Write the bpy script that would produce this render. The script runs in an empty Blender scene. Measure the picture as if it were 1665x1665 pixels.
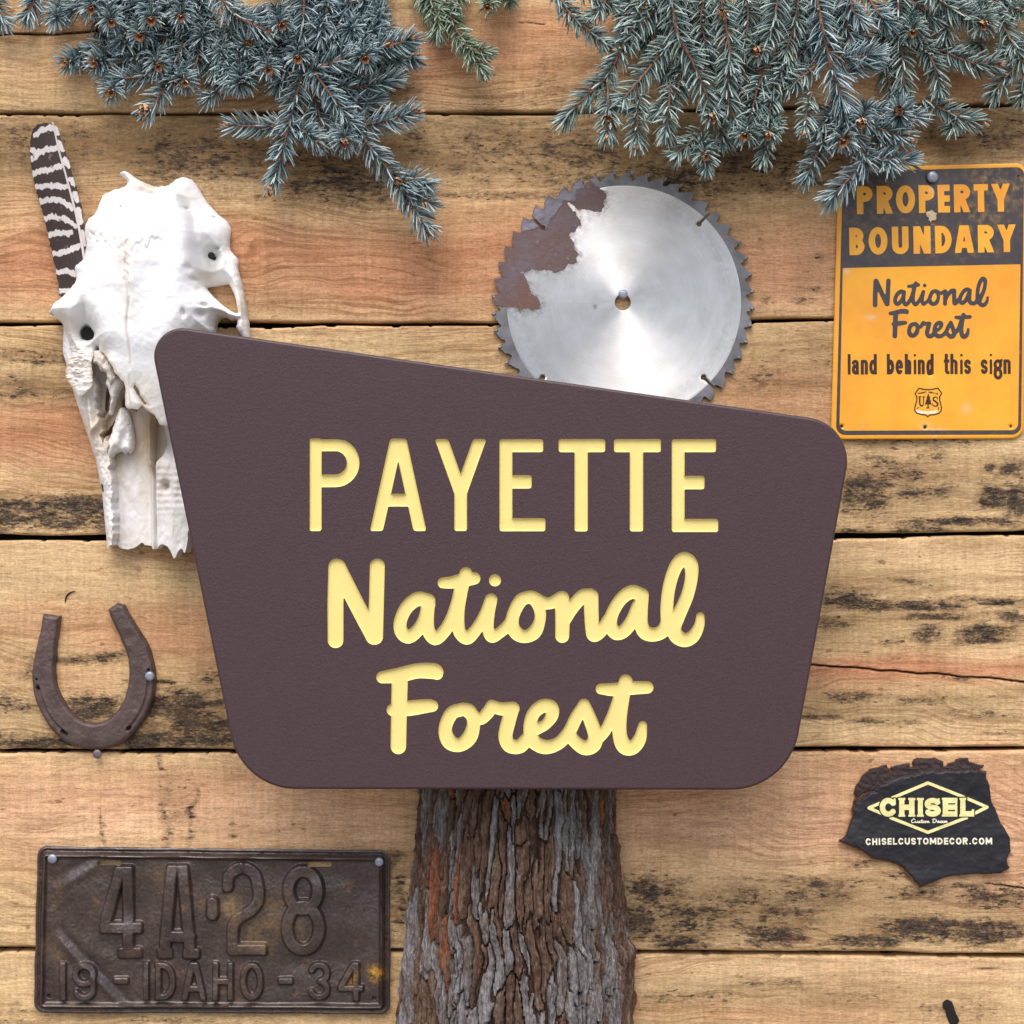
import bpy, bmesh, math, random
import numpy as np
from mathutils import Vector, Matrix
from mathutils.geometry import delaunay_2d_cdt

# ------------------------------------------------------------------ camera, sky, sun, exposure
S = 0.0006            # metres per pixel of the photograph at the wall's face
D = 2.0               # camera to wall
ZC = 0.95             # camera height
scene = bpy.context.scene
cam_data = bpy.data.cameras.new('camera')
cam = bpy.data.objects.new('camera', cam_data)
scene.collection.objects.link(cam)
cam.location = (0, -D, ZC)
cam.rotation_euler = (math.radians(90), 0, 0)
cam_data.sensor_width = 36
cam_data.lens = 36 * D / (1665 * S)
cam_data.clip_start = 0.05
cam_data.clip_end = 500
scene.camera = cam

SUN_EL, SUN_AZ = 58.0, 8.0      # elevation; degrees to the left of straight in front of the wall
world = bpy.data.worlds.new('World')
scene.world = world
world.use_nodes = True
wn = world.node_tree
sky = wn.nodes.new('ShaderNodeTexSky')
sky.sky_type = 'NISHITA'
sky.sun_disc = False
sky.sun_elevation = math.radians(SUN_EL)
sky.sun_rotation = math.radians(180 + SUN_AZ)
sky.air_density = 1.0
sky.dust_density = 4.0
sky.ozone_density = 0.6
bg = wn.nodes['Background']
bg.inputs['Strength'].default_value = 0.125
wn.links.new(sky.outputs[0], bg.inputs[0])

sun_data = bpy.data.lights.new('sun', 'SUN')
sun = bpy.data.objects.new('sun', sun_data)
scene.collection.objects.link(sun)
sun_data.energy = 1.35
sun_data.angle = math.radians(55)
sun_data.color = (1.0, 0.975, 0.955)
sun.location = (0, -3, 4)
_el, _az = math.radians(SUN_EL), math.radians(SUN_AZ)
_to = Vector((-math.cos(_el) * math.sin(_az), -math.cos(_el) * math.cos(_az), math.sin(_el)))
sun.rotation_euler = (-_to).to_track_quat('-Z', 'Y').to_euler()

scene.view_settings.view_transform = 'Standard'
scene.view_settings.look = 'None'
scene.view_settings.gamma = 1
scene.view_settings.exposure = 0.68

# ------------------------------------------------------------------ helpers
rng = np.random.RandomState(7)
random.seed(7)
col = scene.collection


def kk(d):
    return (D - d * S) / D


def P(u, v, d=0.0, k=1.0):
    return ((u - 832.5) * S * k, -d * S, ZC + (832.5 - v) * S * k)


def hsh(ix, iy, seed):
    n = (ix.astype(np.int64) * 374761393 + iy.astype(np.int64) * 668265263 + seed * 1442695041) & 0xffffffff
    n = ((n ^ (n >> 13)) * 1274126177) & 0xffffffff
    n = n ^ (n >> 16)
    return (n & 0xffffff) / float(0xffffff)


def vn(x, y, seed=0):
    x = np.asarray(x, float); y = np.asarray(y, float)
    ix = np.floor(x); iy = np.floor(y)
    fx = x - ix; fy = y - iy
    fx = fx * fx * (3 - 2 * fx); fy = fy * fy * (3 - 2 * fy)
    ix = ix.astype(np.int64); iy = iy.astype(np.int64)
    a = hsh(ix, iy, seed); b = hsh(ix + 1, iy, seed)
    c = hsh(ix, iy + 1, seed); d = hsh(ix + 1, iy + 1, seed)
    return (a * (1 - fx) + b * fx) * (1 - fy) + (c * (1 - fx) + d * fx) * fy


def fbm(x, y, seed=0, octv=4):
    s = 0; a = 0.5; t = 0
    for i in range(octv):
        s = s + a * vn(x, y, seed + i * 17); t += a
        x = x * 2.03; y = y * 2.03; a *= 0.5
    return s / t


def sstep(a, b, x):
    t = np.clip((x - a) / (b - a), 0, 1)
    return t * t * (3 - 2 * t)


def gauss(U, V, u, v, ru, rv=None, ang=0):
    rv = ru if rv is None else rv
    dx, dy = U - u, V - v
    if ang:
        c, s = math.cos(math.radians(ang)), math.sin(math.radians(ang))
        dx, dy = dx * c + dy * s, -dx * s + dy * c
    return np.exp(-(dx / ru) ** 2 - (dy / rv) ** 2)


def zc(pts, u0, v0, s):
    """points read on an enlargement -> pixels of the photograph"""
    return [(u0 + p[0] / s, v0 + p[1] / s) + tuple(q / s for q in p[2:]) for p in pts]


def catmull(pts, n=6, closed=False):
    pts = [tuple(p) for p in pts]
    out = []
    m = len(pts)
    rngi = range(m) if closed else range(m - 1)
    for i in rngi:
        if closed:
            p0, p1, p2, p3 = pts[(i - 1) % m], pts[i], pts[(i + 1) % m], pts[(i + 2) % m]
        else:
            p1, p2 = pts[i], pts[i + 1]
            p0 = pts[i - 1] if i > 0 else tuple(2 * a - b for a, b in zip(p1, p2))
            p3 = pts[i + 2] if i + 2 < m else tuple(2 * a - b for a, b in zip(p2, p1))
        for j in range(n):
            t = j / n
            out.append(tuple(0.5 * (2 * b + (c - a) * t + (2 * a - 5 * b + 4 * c - d) * t * t + (3 * b - a - 3 * c + d) * t ** 3)
                             for a, b, c, d in zip(p0, p1, p2, p3)))
    if not closed:
        out.append(pts[-1])
    return out


# ---- signed distances (pixels)
def sd_poly(pts):
    A = np.array([p[:2] for p in pts], float)

    def f(U, V):
        d = np.full(U.shape, 1e9); ins = np.zeros(U.shape, bool)
        n = len(A)
        for i in range(n):
            x0, y0 = A[i]; x1, y1 = A[(i + 1) % n]
            ex, ey = x1 - x0, y1 - y0
            L = ex * ex + ey * ey + 1e-12
            wx, wy = U - x0, V - y0
            t = np.clip((wx * ex + wy * ey) / L, 0, 1)
            d = np.minimum(d, (wx - ex * t) ** 2 + (wy - ey * t) ** 2)
            if y0 != y1:
                c = ((y0 <= V) & (y1 > V)) | ((y1 <= V) & (y0 > V))
                xi = x0 + (V - y0) * (x1 - x0) / (y1 - y0)
                ins ^= c & (U < xi)
        d = np.sqrt(d)
        return np.where(ins, -d, d)
    f.bbox = (A[:, 0].min(), A[:, 1].min(), A[:, 0].max(), A[:, 1].max())
    return f


def sd_strokes(paths, r=None, extra=0.0):
    """paths: lists of (u, v[, r])"""
    segs = []
    for p in paths:
        q = [(a[0], a[1], (a[2] if len(a) > 2 else r) + extra) for a in p]
        if len(q) == 1:
            segs.append(q[0] + q[0])
        for a, b in zip(q[:-1], q[1:]):
            segs.append(a + b)

    def f(U, V):
        d = np.full(U.shape, 1e9)
        for (x0, y0, r0, x1, y1, r1) in segs:
            ex, ey = x1 - x0, y1 - y0
            L = ex * ex + ey * ey + 1e-9
            t = np.clip(((U - x0) * ex + (V - y0) * ey) / L, 0, 1)
            d = np.minimum(d, np.hypot(U - x0 - ex * t, V - y0 - ey * t) - (r0 + (r1 - r0) * t))
        return d
    f.bbox = (min(min(s[0] - s[2], s[3] - s[5]) for s in segs), min(min(s[1] - s[2], s[4] - s[5]) for s in segs),
              max(max(s[0] + s[2], s[3] + s[5]) for s in segs), max(max(s[1] + s[2], s[4] + s[5]) for s in segs))
    return f


def union(*fs):
    def f(U, V):
        d = fs[0](U, V)
        for g in fs[1:]:
            d = np.minimum(d, g(U, V))
        return d
    bs = [g.bbox for g in fs]
    f.bbox = (min(b[0] for b in bs), min(b[1] for b in bs), max(b[2] for b in bs), max(b[3] for b in bs))
    return f


def cut(a, *bs):
    def f(U, V):
        d = a(U, V)
        for b in bs:
            d = np.maximum(d, -b(U, V))
        return d
    f.bbox = a.bbox
    return f


def both(a, b, r=0.0):
    def f(U, V):
        x, y = a(U, V), b(U, V)
        if r:
            x = x + r; y = y + r
            return np.minimum(np.maximum(x, y), 0) + np.hypot(np.maximum(x, 0), np.maximum(y, 0)) - r
        return np.maximum(x, y)
    f.bbox = b.bbox
    return f


def rough(a, amp, sc, seed):
    def f(U, V):
        return a(U, V) + amp * (2 * fbm(U / sc, V / sc, seed, 3) - 1)
    b = a.bbox
    f.bbox = (b[0] - amp, b[1] - amp, b[2] + amp, b[3] + amp)
    return f


def fillet(corners, radii, n=14):
    out = []
    m = len(corners)
    for i in range(m):
        p = np.array(corners[i], float); a = np.array(corners[i - 1], float) - p; b = np.array(corners[(i + 1) % m], float) - p
        a /= np.linalg.norm(a); b /= np.linalg.norm(b)
        ang = math.acos(np.clip(a @ b, -1, 1)); r = radii[i]
        if r < 0.01:
            out.append(tuple(p)); continue
        L = r / math.tan(ang / 2)
        c = p + (a + b) / np.linalg.norm(a + b) * (r / math.sin(ang / 2))
        s = p + a * L - c; e = p + b * L - c
        a0 = math.atan2(s[1], s[0]); a1 = math.atan2(e[1], e[0])
        dl = (a1 - a0 + math.pi) % (2 * math.pi) - math.pi
        for j in range(n + 1):
            t = a0 + dl * j / n
            out.append((c[0] + r * math.cos(t), c[1] + r * math.sin(t)))
    return out


def contours(f, step=1.5, pad=4):
    b = f.bbox
    us = np.arange(b[0] - pad, b[2] + pad + step, step); vs = np.arange(b[1] - pad, b[3] + pad + step, step)
    U, V = np.meshgrid(us, vs)
    F = f(U, V)
    F = np.where(np.abs(F) < 1e-6, 1e-6, F)
    I = F < 0
    nxt = {}; pos = {}

    def hp(i, j):
        k = ('h', i, j)
        if k not in pos:
            t = F[i, j] / (F[i, j] - F[i, j + 1]); pos[k] = (us[j] + t * step, vs[i])
        return k

    def vp(i, j):
        k = ('v', i, j)
        if k not in pos:
            t = F[i, j] / (F[i, j] - F[i + 1, j]); pos[k] = (us[j], vs[i] + t * step)
        return k
    c = I[:-1, :-1].astype(int) + I[:-1, 1:] * 2 + I[1:, 1:] * 4 + I[1:, :-1] * 8
    tab = {1: [('L', 'T')], 2: [('T', 'R')], 3: [('L', 'R')], 4: [('R', 'B')], 5: [('L', 'T'), ('R', 'B')], 6: [('T', 'B')], 7: [('L', 'B')],
           8: [('B', 'L')], 9: [('B', 'T')], 10: [('T', 'R'), ('B', 'L')], 11: [('B', 'R')], 12: [('R', 'L')], 13: [('R', 'T')], 14: [('T', 'L')]}
    for i, j in np.argwhere((c > 0) & (c < 15)):
        for s, e in tab[c[i, j]]:
            g = {'T': lambda: hp(i, j), 'B': lambda: hp(i + 1, j), 'L': lambda: vp(i, j), 'R': lambda: vp(i, j + 1)}
            nxt[g[s]()] = g[e]()
    loops = []
    while nxt:
        k0, k = next(iter(nxt.items())); lp = [pos[k0]]; del nxt[k0]
        while k != k0 and k in nxt:
            lp.append(pos[k]); k = nxt.pop(k)
        if len(lp) > 5:
            loops.append(lp)
    return loops


# ---- mesh making
def link(o, parent=None):
    col.objects.link(o)
    if parent is not None:
        o.parent = parent
    return o


def make_mesh(name, V, F, mats, fmat=None, smooth=True, angle=40, attrs=None):
    """V (n,3); F list of (m,k) int arrays"""
    me = bpy.data.meshes.new(name)
    V = np.asarray(V, float)
    me.vertices.add(len(V)); me.vertices.foreach_set('co', V.ravel())
    idx = np.concatenate([f.ravel() for f in F]).astype(np.int32)
    tot = np.concatenate([np.full(len(f), f.shape[1]) for f in F])
    st = np.concatenate([[0], np.cumsum(tot)[:-1]]).astype(np.int32)
    me.loops.add(len(idx)); me.loops.foreach_set('vertex_index', idx)
    me.polygons.add(len(tot)); me.polygons.foreach_set('loop_start', st)
    if fmat is not None:
        me.polygons.foreach_set('material_index', np.asarray(fmat, np.int32))
    for a, arr in (attrs or {}).items():
        me.attributes.new(a, 'FLOAT', 'POINT').data.foreach_set('value', np.asarray(arr, np.float32))
    me.update(calc_edges=True)
    if smooth:
        me.shade_smooth()
        if angle:
            me.set_sharp_from_angle(angle=math.radians(angle))
    for m in (mats if isinstance(mats, (list, tuple)) else [mats]):
        me.materials.append(m)
    return me


def put(name, me, parent=None, loc=None):
    o = bpy.data.objects.new(name, me)
    if loc is not None:
        o.location = loc
    return link(o, parent)


def root_loc(parent):
    return np.array(parent.location) if parent is not None else np.zeros(3)


def empty(name, loc):
    o = bpy.data.objects.new(name, None)
    o.location = loc
    o.empty_display_size = 0.02
    return link(o)


def tag(o, label=None, cat=None, group=None, kind=None):
    if label: o['label'] = label
    if cat: o['category'] = cat
    if group: o['group'] = group
    if kind: o['kind'] = kind
    return o


def relief(name, f, step, top, bot, mat, parent=None, k=1.0, side=None, attrs=None, angle=40, loc=None, warp=None):
    """a solid piece with outline f<0, front surface top(U,V,SD) and back bot, all in pixels"""
    b = f.bbox
    us = np.arange(b[0] - 2 * step, b[2] + 3 * step, step); vs = np.arange(b[1] - 2 * step, b[3] + 3 * step, step)
    U, V = np.meshgrid(us, vs)
    SD = f(U, V)
    I = SD < 0
    cell = I[:-1, :-1] | I[1:, :-1] | I[:-1, 1:] | I[1:, 1:]
    used = np.zeros(I.shape, bool)
    for a in (slice(0, -1), slice(1, None)):
        for c in (slice(0, -1), slice(1, None)):
            used[a, c] |= cell
    gv, gu = np.gradient(SD, step)
    gl = np.hypot(gu, gv) + 1e-6
    mv = used & ~I
    dd = np.clip(SD, 0, 1.5 * step)
    U = np.where(mv, U - dd * gu / gl, U); V = np.where(mv, V - dd * gv / gl, V)
    SD = np.where(mv, -1e-3, SD)
    T = np.asarray(top(U, V, SD)) if callable(top) else np.full(U.shape, float(top))
    B = np.asarray(bot(U, V, SD)) if callable(bot) else np.full(U.shape, float(bot))
    if warp is not None:
        w = warp(U, V); T = T + w; B = B + w
    T = np.broadcast_to(T, U.shape); B = np.broadcast_to(B, U.shape)
    ids = np.full(I.shape, -1); ids[used] = np.arange(used.sum()); n = int(used.sum())
    u, v = U[used], V[used]
    L = root_loc(parent) if loc is None else np.array(loc)
    X = (u - 832.5) * S * k; Z = ZC + (832.5 - v) * S * k
    Vf = np.stack([X, -T[used] * S, Z], 1) - L; Vb = np.stack([X, -B[used] * S, Z], 1) - L
    ci, cj = np.nonzero(cell)
    q = np.stack([ids[ci, cj], ids[ci + 1, cj], ids[ci + 1, cj + 1], ids[ci, cj + 1]], 1)
    e = np.concatenate([q[:, [0, 1]], q[:, [1, 2]], q[:, [2, 3]], q[:, [3, 0]]])
    key = e[:, 0].astype(np.int64) * n + e[:, 1]; rev = e[:, 1].astype(np.int64) * n + e[:, 0]
    bd = e[~np.isin(key, rev)]
    # own vertices for the side wall keep the rim crisp without splitting shading
    side_q = np.stack([bd[:, 1], bd[:, 0], bd[:, 0] + n, bd[:, 1] + n], 1)
    F = [q, q[:, ::-1] + n, side_q]
    fm = np.concatenate([np.zeros(len(q)), np.full(len(q), 1 if side else 0), np.full(len(side_q), 1 if side else 0)])
    at = {}
    for a, fn in (attrs or {}).items():
        x = np.broadcast_to(fn(U, V, SD), U.shape)[used]
        at[a] = np.concatenate([x, x])
    me = make_mesh(name, np.concatenate([Vf, Vb]), F, [mat, side] if side else [mat], fm, angle=angle, attrs=at)
    return put(name, me, parent, None if loc is None else loc)


def lathe(profile, n=20):
    """profile [(r, h)], axis towards -Y; returns V, F"""
    V = []; F = []
    for r, h in profile:
        for i in range(n):
            a = 2 * math.pi * i / n
            V.append((r * math.cos(a), -h, r * math.sin(a)))
    for j in range(len(profile) - 1):
        for i in range(n):
            F.append((j * n + i, j * n + (i + 1) % n, (j + 1) * n + (i + 1) % n, (j + 1) * n + i))
    return np.array(V), [np.array(F)]


def tube(pts, rad, sides=8, cap=True):
    pts = np.asarray(pts, float); rad = np.broadcast_to(rad, len(pts))
    V = []; F = []
    t = np.gradient(pts, axis=0)
    t /= np.linalg.norm(t, axis=1)[:, None] + 1e-9
    ref = np.array([0.3, 1, 0.2]) / 1.06
    for i in range(len(pts)):
        a = np.cross(t[i], ref); a /= np.linalg.norm(a) + 1e-9
        b = np.cross(t[i], a)
        for s in range(sides):
            an = 2 * math.pi * s / sides
            V.append(pts[i] + rad[i] * (math.cos(an) * a + math.sin(an) * b))
    for i in range(len(pts) - 1):
        for s in range(sides):
            F.append((i * sides + s, i * sides + (s + 1) % sides, (i + 1) * sides + (s + 1) % sides, (i + 1) * sides + s))
    out = [np.array(F)]
    if cap:
        out.append(np.array([list(range(sides))[::-1], [(len(pts) - 1) * sides + s for s in range(sides)]]))
    return np.array(V), out


# ------------------------------------------------------------------ material helpers
class NT:
    def __init__(self, name):
        self.m = bpy.data.materials.new(name); self.m.use_nodes = True
        self.t = self.m.node_tree; self.b = self.t.nodes['Principled BSDF']
        self.oc = None

    def n(self, typ, **kw):
        nd = self.t.nodes.new(typ)
        for a, x in kw.items():
            setattr(nd, a, x)
        return nd

    def lk(self, a, b):
        self.t.links.new(a, b)

    def inp(self, sock, x):
        if x is None: return
        if isinstance(x, bpy.types.NodeSocket): self.lk(x, sock)
        else:
            if isinstance(x, (tuple, list)) and len(x) == 3 and sock.type == 'RGBA': x = tuple(x) + (1,)
            sock.default_value = x

    def coord(self, scale=(1, 1, 1), rand=True, rot=(0, 0, 0)):
        tc = self.n('ShaderNodeTexCoord'); mp = self.n('ShaderNodeMapping')
        mp.inputs['Scale'].default_value = scale; mp.inputs['Rotation'].default_value = rot
        src = tc.outputs['Object']
        if rand:
            oi = self.n('ShaderNodeObjectInfo')
            mu = self.n('ShaderNodeVectorMath', operation='MULTIPLY_ADD')
            mu.inputs[0].default_value = (3.1, 1.7, 5.3)
            cx = self.n('ShaderNodeCombineXYZ')
            for i in range(3): self.lk(oi.outputs['Random'], cx.inputs[i])
            self.lk(cx.outputs[0], mu.inputs[1]); self.lk(src, mu.inputs[2])
            src = mu.outputs[0]
        self.lk(src, mp.inputs['Vector'])
        return mp.outputs[0]

    def noise(self, scale, detail=4, rough=0.55, dist=0.0, vec=None, sc3=(1, 1, 1)):
        nd = self.n('ShaderNodeTexNoise')
        nd.inputs['Scale'].default_value = scale; nd.inputs['Detail'].default_value = detail
        nd.inputs['Roughness'].default_value = rough; nd.inputs['Distortion'].default_value = dist
        self.lk(vec if vec is not None else self.coord(sc3), nd.inputs['Vector'])
        return nd.outputs['Fac']

    def ramp(self, fac, stops, interp='LINEAR'):
        r = self.n('ShaderNodeValToRGB'); r.color_ramp.interpolation = interp
        e = r.color_ramp.elements
        while len(e) < len(stops): e.new(0.5)
        for el, (p, c) in zip(e, stops):
            el.position = p; el.color = (tuple(c) + (1,)) if isinstance(c, (tuple, list)) else (c, c, c, 1)
        self.inp(r.inputs[0], fac)
        return r.outputs[0]

    def mix(self, fac, a, b, mode='MIX'):
        m = self.n('ShaderNodeMix', data_type='RGBA', blend_type=mode)
        self.inp(m.inputs[0], fac); self.inp(m.inputs[6], a); self.inp(m.inputs[7], b)
        return m.outputs[2]

    def math(self, op, a, b=None, c=None, clamp=False):
        m = self.n('ShaderNodeMath', operation=op, use_clamp=clamp)
        self.inp(m.inputs[0], a); self.inp(m.inputs[1], b)
        if c is not None: self.inp(m.inputs[2], c)
        return m.outputs[0]

    def maprange(self, x, a, b, c=0.0, d=1.0):
        m = self.n('ShaderNodeMapRange', interpolation_type='SMOOTHSTEP')
        self.inp(m.inputs[0], x); self.inp(m.inputs[1], a); self.inp(m.inputs[2], b); self.inp(m.inputs[3], c); self.inp(m.inputs[4], d)
        return m.outputs[0]

    def attr(self, name):
        return self.n('ShaderNodeAttribute', attribute_name=name).outputs['Fac']

    def bump(self, h, strength=0.3, dist=0.001, prev=None):
        b = self.n('ShaderNodeBump'); b.inputs['Strength'].default_value = strength; b.inputs['Distance'].default_value = dist
        self.lk(h, b.inputs['Height'])
        if prev is not None: self.lk(prev, b.inputs['Normal'])
        return b.outputs[0]

    def out(self, color=None, rough=0.6, normal=None, metal=None, spec=None):
        self.inp(self.b.inputs['Base Color'], color); self.inp(self.b.inputs['Roughness'], rough)
        if normal is not None: self.lk(normal, self.b.inputs['Normal'])
        if metal is not None: self.inp(self.b.inputs['Metallic'], metal)
        if spec is not None: self.inp(self.b.inputs['Specular IOR Level'], spec)
        return self.m


def srgb(r, g, b):
    f = lambda c: (c / 255 / 12.92) if c <= 10 else ((c / 255 + 0.055) / 1.055) ** 2.4
    return (f(r), f(g), f(b))
# ------------------------------------------------------------------ materials
def mat_wood():
    t = NT('weathered_pine')
    stain, tone, dull, pale = t.attr('stain'), t.attr('tone'), t.attr('dull'), t.attr('pale')
    base = t.mix(tone, srgb(216, 188, 144), srgb(198, 143, 108))
    base = t.mix(pale, base, srgb(228, 188, 153))
    base = t.mix(dull, base, srgb(122, 98, 66))
    # growth figure: lines that run along the board and wander
    wv = t.coord((0.5, 1, 1))
    wob = t.n('ShaderNodeTexNoise'); wob.inputs['Scale'].default_value = 6; wob.inputs['Detail'].default_value = 3
    t.lk(wv, wob.inputs['Vector'])
    sp3 = t.n('ShaderNodeSeparateXYZ'); t.lk(wv, sp3.inputs[0])
    zz = t.math('ADD', t.math('MULTIPLY', sp3.outputs[2], 30), t.math('MULTIPLY', wob.outputs['Fac'], 4.5))
    cz = t.n('ShaderNodeCombineXYZ'); t.lk(t.math('MULTIPLY', sp3.outputs[0], 1.3), cz.inputs[0]); t.lk(zz, cz.inputs[2])
    fig = t.noise(2.2, 2, 0.5, vec=cz.outputs[0])
    ring = t.math('FRACT', t.math('MULTIPLY', fig, 9.0))
    ringm = t.math('MULTIPLY', t.maprange(ring, 0.45, 0.95), t.maprange(ring, 1.0, 0.94))
    patch = t.maprange(t.noise(5, 2, 0.5, sc3=(0.6, 1, 1.5)), 0.38, 0.62)
    base = t.mix(t.math('MULTIPLY', ringm, t.math('MULTIPLY_ADD', patch, 0.36, 0.12)), base, srgb(128, 76, 42))
    st = t.noise(10, 5, 0.62, sc3=(1.0, 1, 12))
    base = t.mix(1.0, base, t.ramp(st, [(0.25, (0.78, 0.74, 0.69)), (0.5, (0.99, 0.98, 0.97)), (0.75, (1.1, 1.1, 1.09))]), 'MULTIPLY')
    big = t.noise(9, 4, 0.6, sc3=(0.8, 1, 2.4))
    base = t.mix(1.0, base, t.ramp(big, [(0.28, (0.78, 0.73, 0.68)), (0.5, (0.98, 0.98, 0.98)), (0.72, (1.1, 1.1, 1.1))]), 'MULTIPLY')
    # rough sawing across, fibres along, fine grit
    saw = t.noise(260, 3, 0.6, sc3=(1, 1, 0.05))
    saw2 = t.noise(40, 2, 0.6, sc3=(1, 1, 0.06))
    fib = t.noise(95, 5, 0.7, sc3=(0.8, 1, 7))
    grit = t.noise(620, 3, 0.7, sc3=(0.5, 1, 1))
    base = t.mix(1.0, base, t.ramp(saw, [(0.3, (0.9, 0.89, 0.87)), (0.65, (1.05, 1.05, 1.05))]), 'MULTIPLY')
    base = t.mix(1.0, base, t.ramp(saw2, [(0.3, (0.93, 0.92, 0.9)), (0.65, (1.03, 1.03, 1.03))]), 'MULTIPLY')
    base = t.mix(1.0, base, t.ramp(fib, [(0.3, (0.66, 0.61, 0.57)), (0.48, (0.97, 0.96, 0.95)), (0.68, (1.12, 1.12, 1.12))]), 'MULTIPLY')
    base = t.mix(1.0, base, t.ramp(grit, [(0.32, (0.76, 0.73, 0.7)), (0.6, (1.08, 1.08, 1.08))]), 'MULTIPLY')
    # mould: granular flecks wherever the board is stained
    fl = t.noise(105, 6, 0.75, sc3=(0.42, 1, 1.25))
    fl2 = t.noise(430, 4, 0.7, sc3=(0.55, 1, 1.1))
    f = t.math('ADD', t.math('MULTIPLY', fl, 0.6), t.math('MULTIPLY', fl2, 0.4))
    f = t.math('ADD', f, t.math('MULTIPLY', t.math('SUBTRACT', saw2, 0.5), 0.18))
    th = t.math('SUBTRACT', 0.645, t.math('MULTIPLY', stain, 0.24))
    ex = t.math('SUBTRACT', f, th)
    ok = t.maprange(stain, 0.03, 0.22)
    soft = t.math('MULTIPLY', t.maprange(ex, -0.13, 0.05), ok)
    mk = t.math('MULTIPLY', t.maprange(ex, -0.02, 0.12), ok)
    # the black itself is grainy: pores stay pale, fibres go darkest
    pore = t.noise(760, 4, 0.75, sc3=(0.45, 1, 1))
    mk = t.math('MULTIPLY', mk, t.maprange(pore, 0.3, 0.52, 0.35, 1.0))
    base = t.mix(t.math('MULTIPLY', soft, 0.6), base, t.mix(pore, srgb(92, 72, 50), srgb(138, 112, 80)))
    base = t.mix(t.math('MULTIPLY', mk, 0.92), base, t.mix(fib, srgb(34, 29, 28), srgb(66, 57, 52)))
    # crisp small dashes
    ds = t.noise(260, 4, 0.7, sc3=(0.3, 1, 1.15))
    dk = t.maprange(t.math('ADD', ds, t.math('MULTIPLY', stain, 0.13)), 0.655, 0.7)
    base = t.mix(t.math('MULTIPLY', t.math('MULTIPLY', dk, t.maprange(stain, 0.05, 0.3)), 0.85), base, srgb(40, 33, 30))
    base = t.mix(t.attr('crack'), base, srgb(24, 17, 13))
    sp = t.noise(85, 2, 0.5, sc3=(0.7, 1, 1.6))
    base = t.mix(t.math('MULTIPLY', t.maprange(sp, 0.70, 0.75), 0.6), base, srgb(104, 62, 36))
    h = t.math('ADD', t.math('MULTIPLY', fib, 0.6), t.math('MULTIPLY', saw, 0.3))
    h = t.math('ADD', h, t.math('MULTIPLY', grit, 0.25))
    h = t.math('SUBTRACT', h, t.math('MULTIPLY', mk, 0.2))
    nb = t.bump(h, 0.6, 0.0012)
    return t.out(base, 0.75, nb, spec=0.2)


def mat_board():
    t = NT('brown_textured_plastic')
    n1 = t.noise(420, 2, 0.5, sc3=(1, 1, 1)); n2 = t.noise(900, 2, 0.5)
    h = t.math('ADD', n1, t.math('MULTIPLY', n2, 0.5))
    c = t.mix(t.noise(30, 3), srgb(63, 45, 49), srgb(67, 49, 54))
    c = t.mix(t.maprange(n2, 0.35, 0.7), c, srgb(74, 57, 61))
    return t.out(c, 0.42, t.bump(h, 0.4, 0.0008), spec=0.36)


def mat_yellow_core():
    t = NT('yellow_core_paint')
    c = t.mix(t.noise(90, 4), srgb(227, 209, 128), srgb(233, 217, 141))
    return t.out(c, 0.5, t.bump(t.noise(700, 2), 0.25, 0.0005), spec=0.35)


def mat_bone():
    t = NT('bleached_bone')
    n = t.noise(22, 5, 0.6); n2 = t.noise(120, 5, 0.65)
    c = t.ramp(n, [(0.3, srgb(228, 226, 220)), (0.55, srgb(238, 239, 241)), (0.8, srgb(234, 236, 242))])
    c = t.mix(t.maprange(n2, 0.66, 0.84), c, srgb(222, 214, 198))
    c = t.mix(t.attr('suture'), c, srgb(168, 148, 118))
    c = t.mix(t.attr('age_shade'), c, srgb(180, 154, 116))
    h = t.math('ADD', t.math('MULTIPLY', n2, 0.7), t.math('MULTIPLY', t.noise(420, 3), 0.3))
    t.b.inputs['Subsurface Weight'].default_value = 0.0
    return t.out(c, 0.55, t.bump(h, 0.3, 0.0016), spec=0.3)


def mat_feather():
    t = NT('barred_feather')
    bar = t.attr('bar')
    bn = t.noise(55, 4, 0.6)
    c = t.mix(t.maprange(t.math('ADD', bar, t.math('MULTIPLY', t.math('SUBTRACT', bn, 0.5), 0.8)), 0.28, 0.72), srgb(60, 49, 46), srgb(205, 200, 198))
    c = t.mix(t.maprange(t.noise(160, 3), 0.62, 0.75), c, srgb(120, 104, 98))
    return t.out(c, 0.6, None, spec=0.3)


def mat_simple(name, c, r, var=0.12, sc=60, bump=0.2, bsc=300, metal=0.0, spec=0.4):
    t = NT(name)
    n = t.noise(sc, 5, 0.6)
    lo = tuple(x * (1 - var * 1.5) for x in c); hi = tuple(min(1, x * (1 + var)) for x in c)
    return t.out(t.ramp(n, [(0.3, lo), (0.7, hi)]), r, t.bump(t.noise(bsc, 4), bump, 0.0006), metal=metal, spec=spec)


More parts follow.
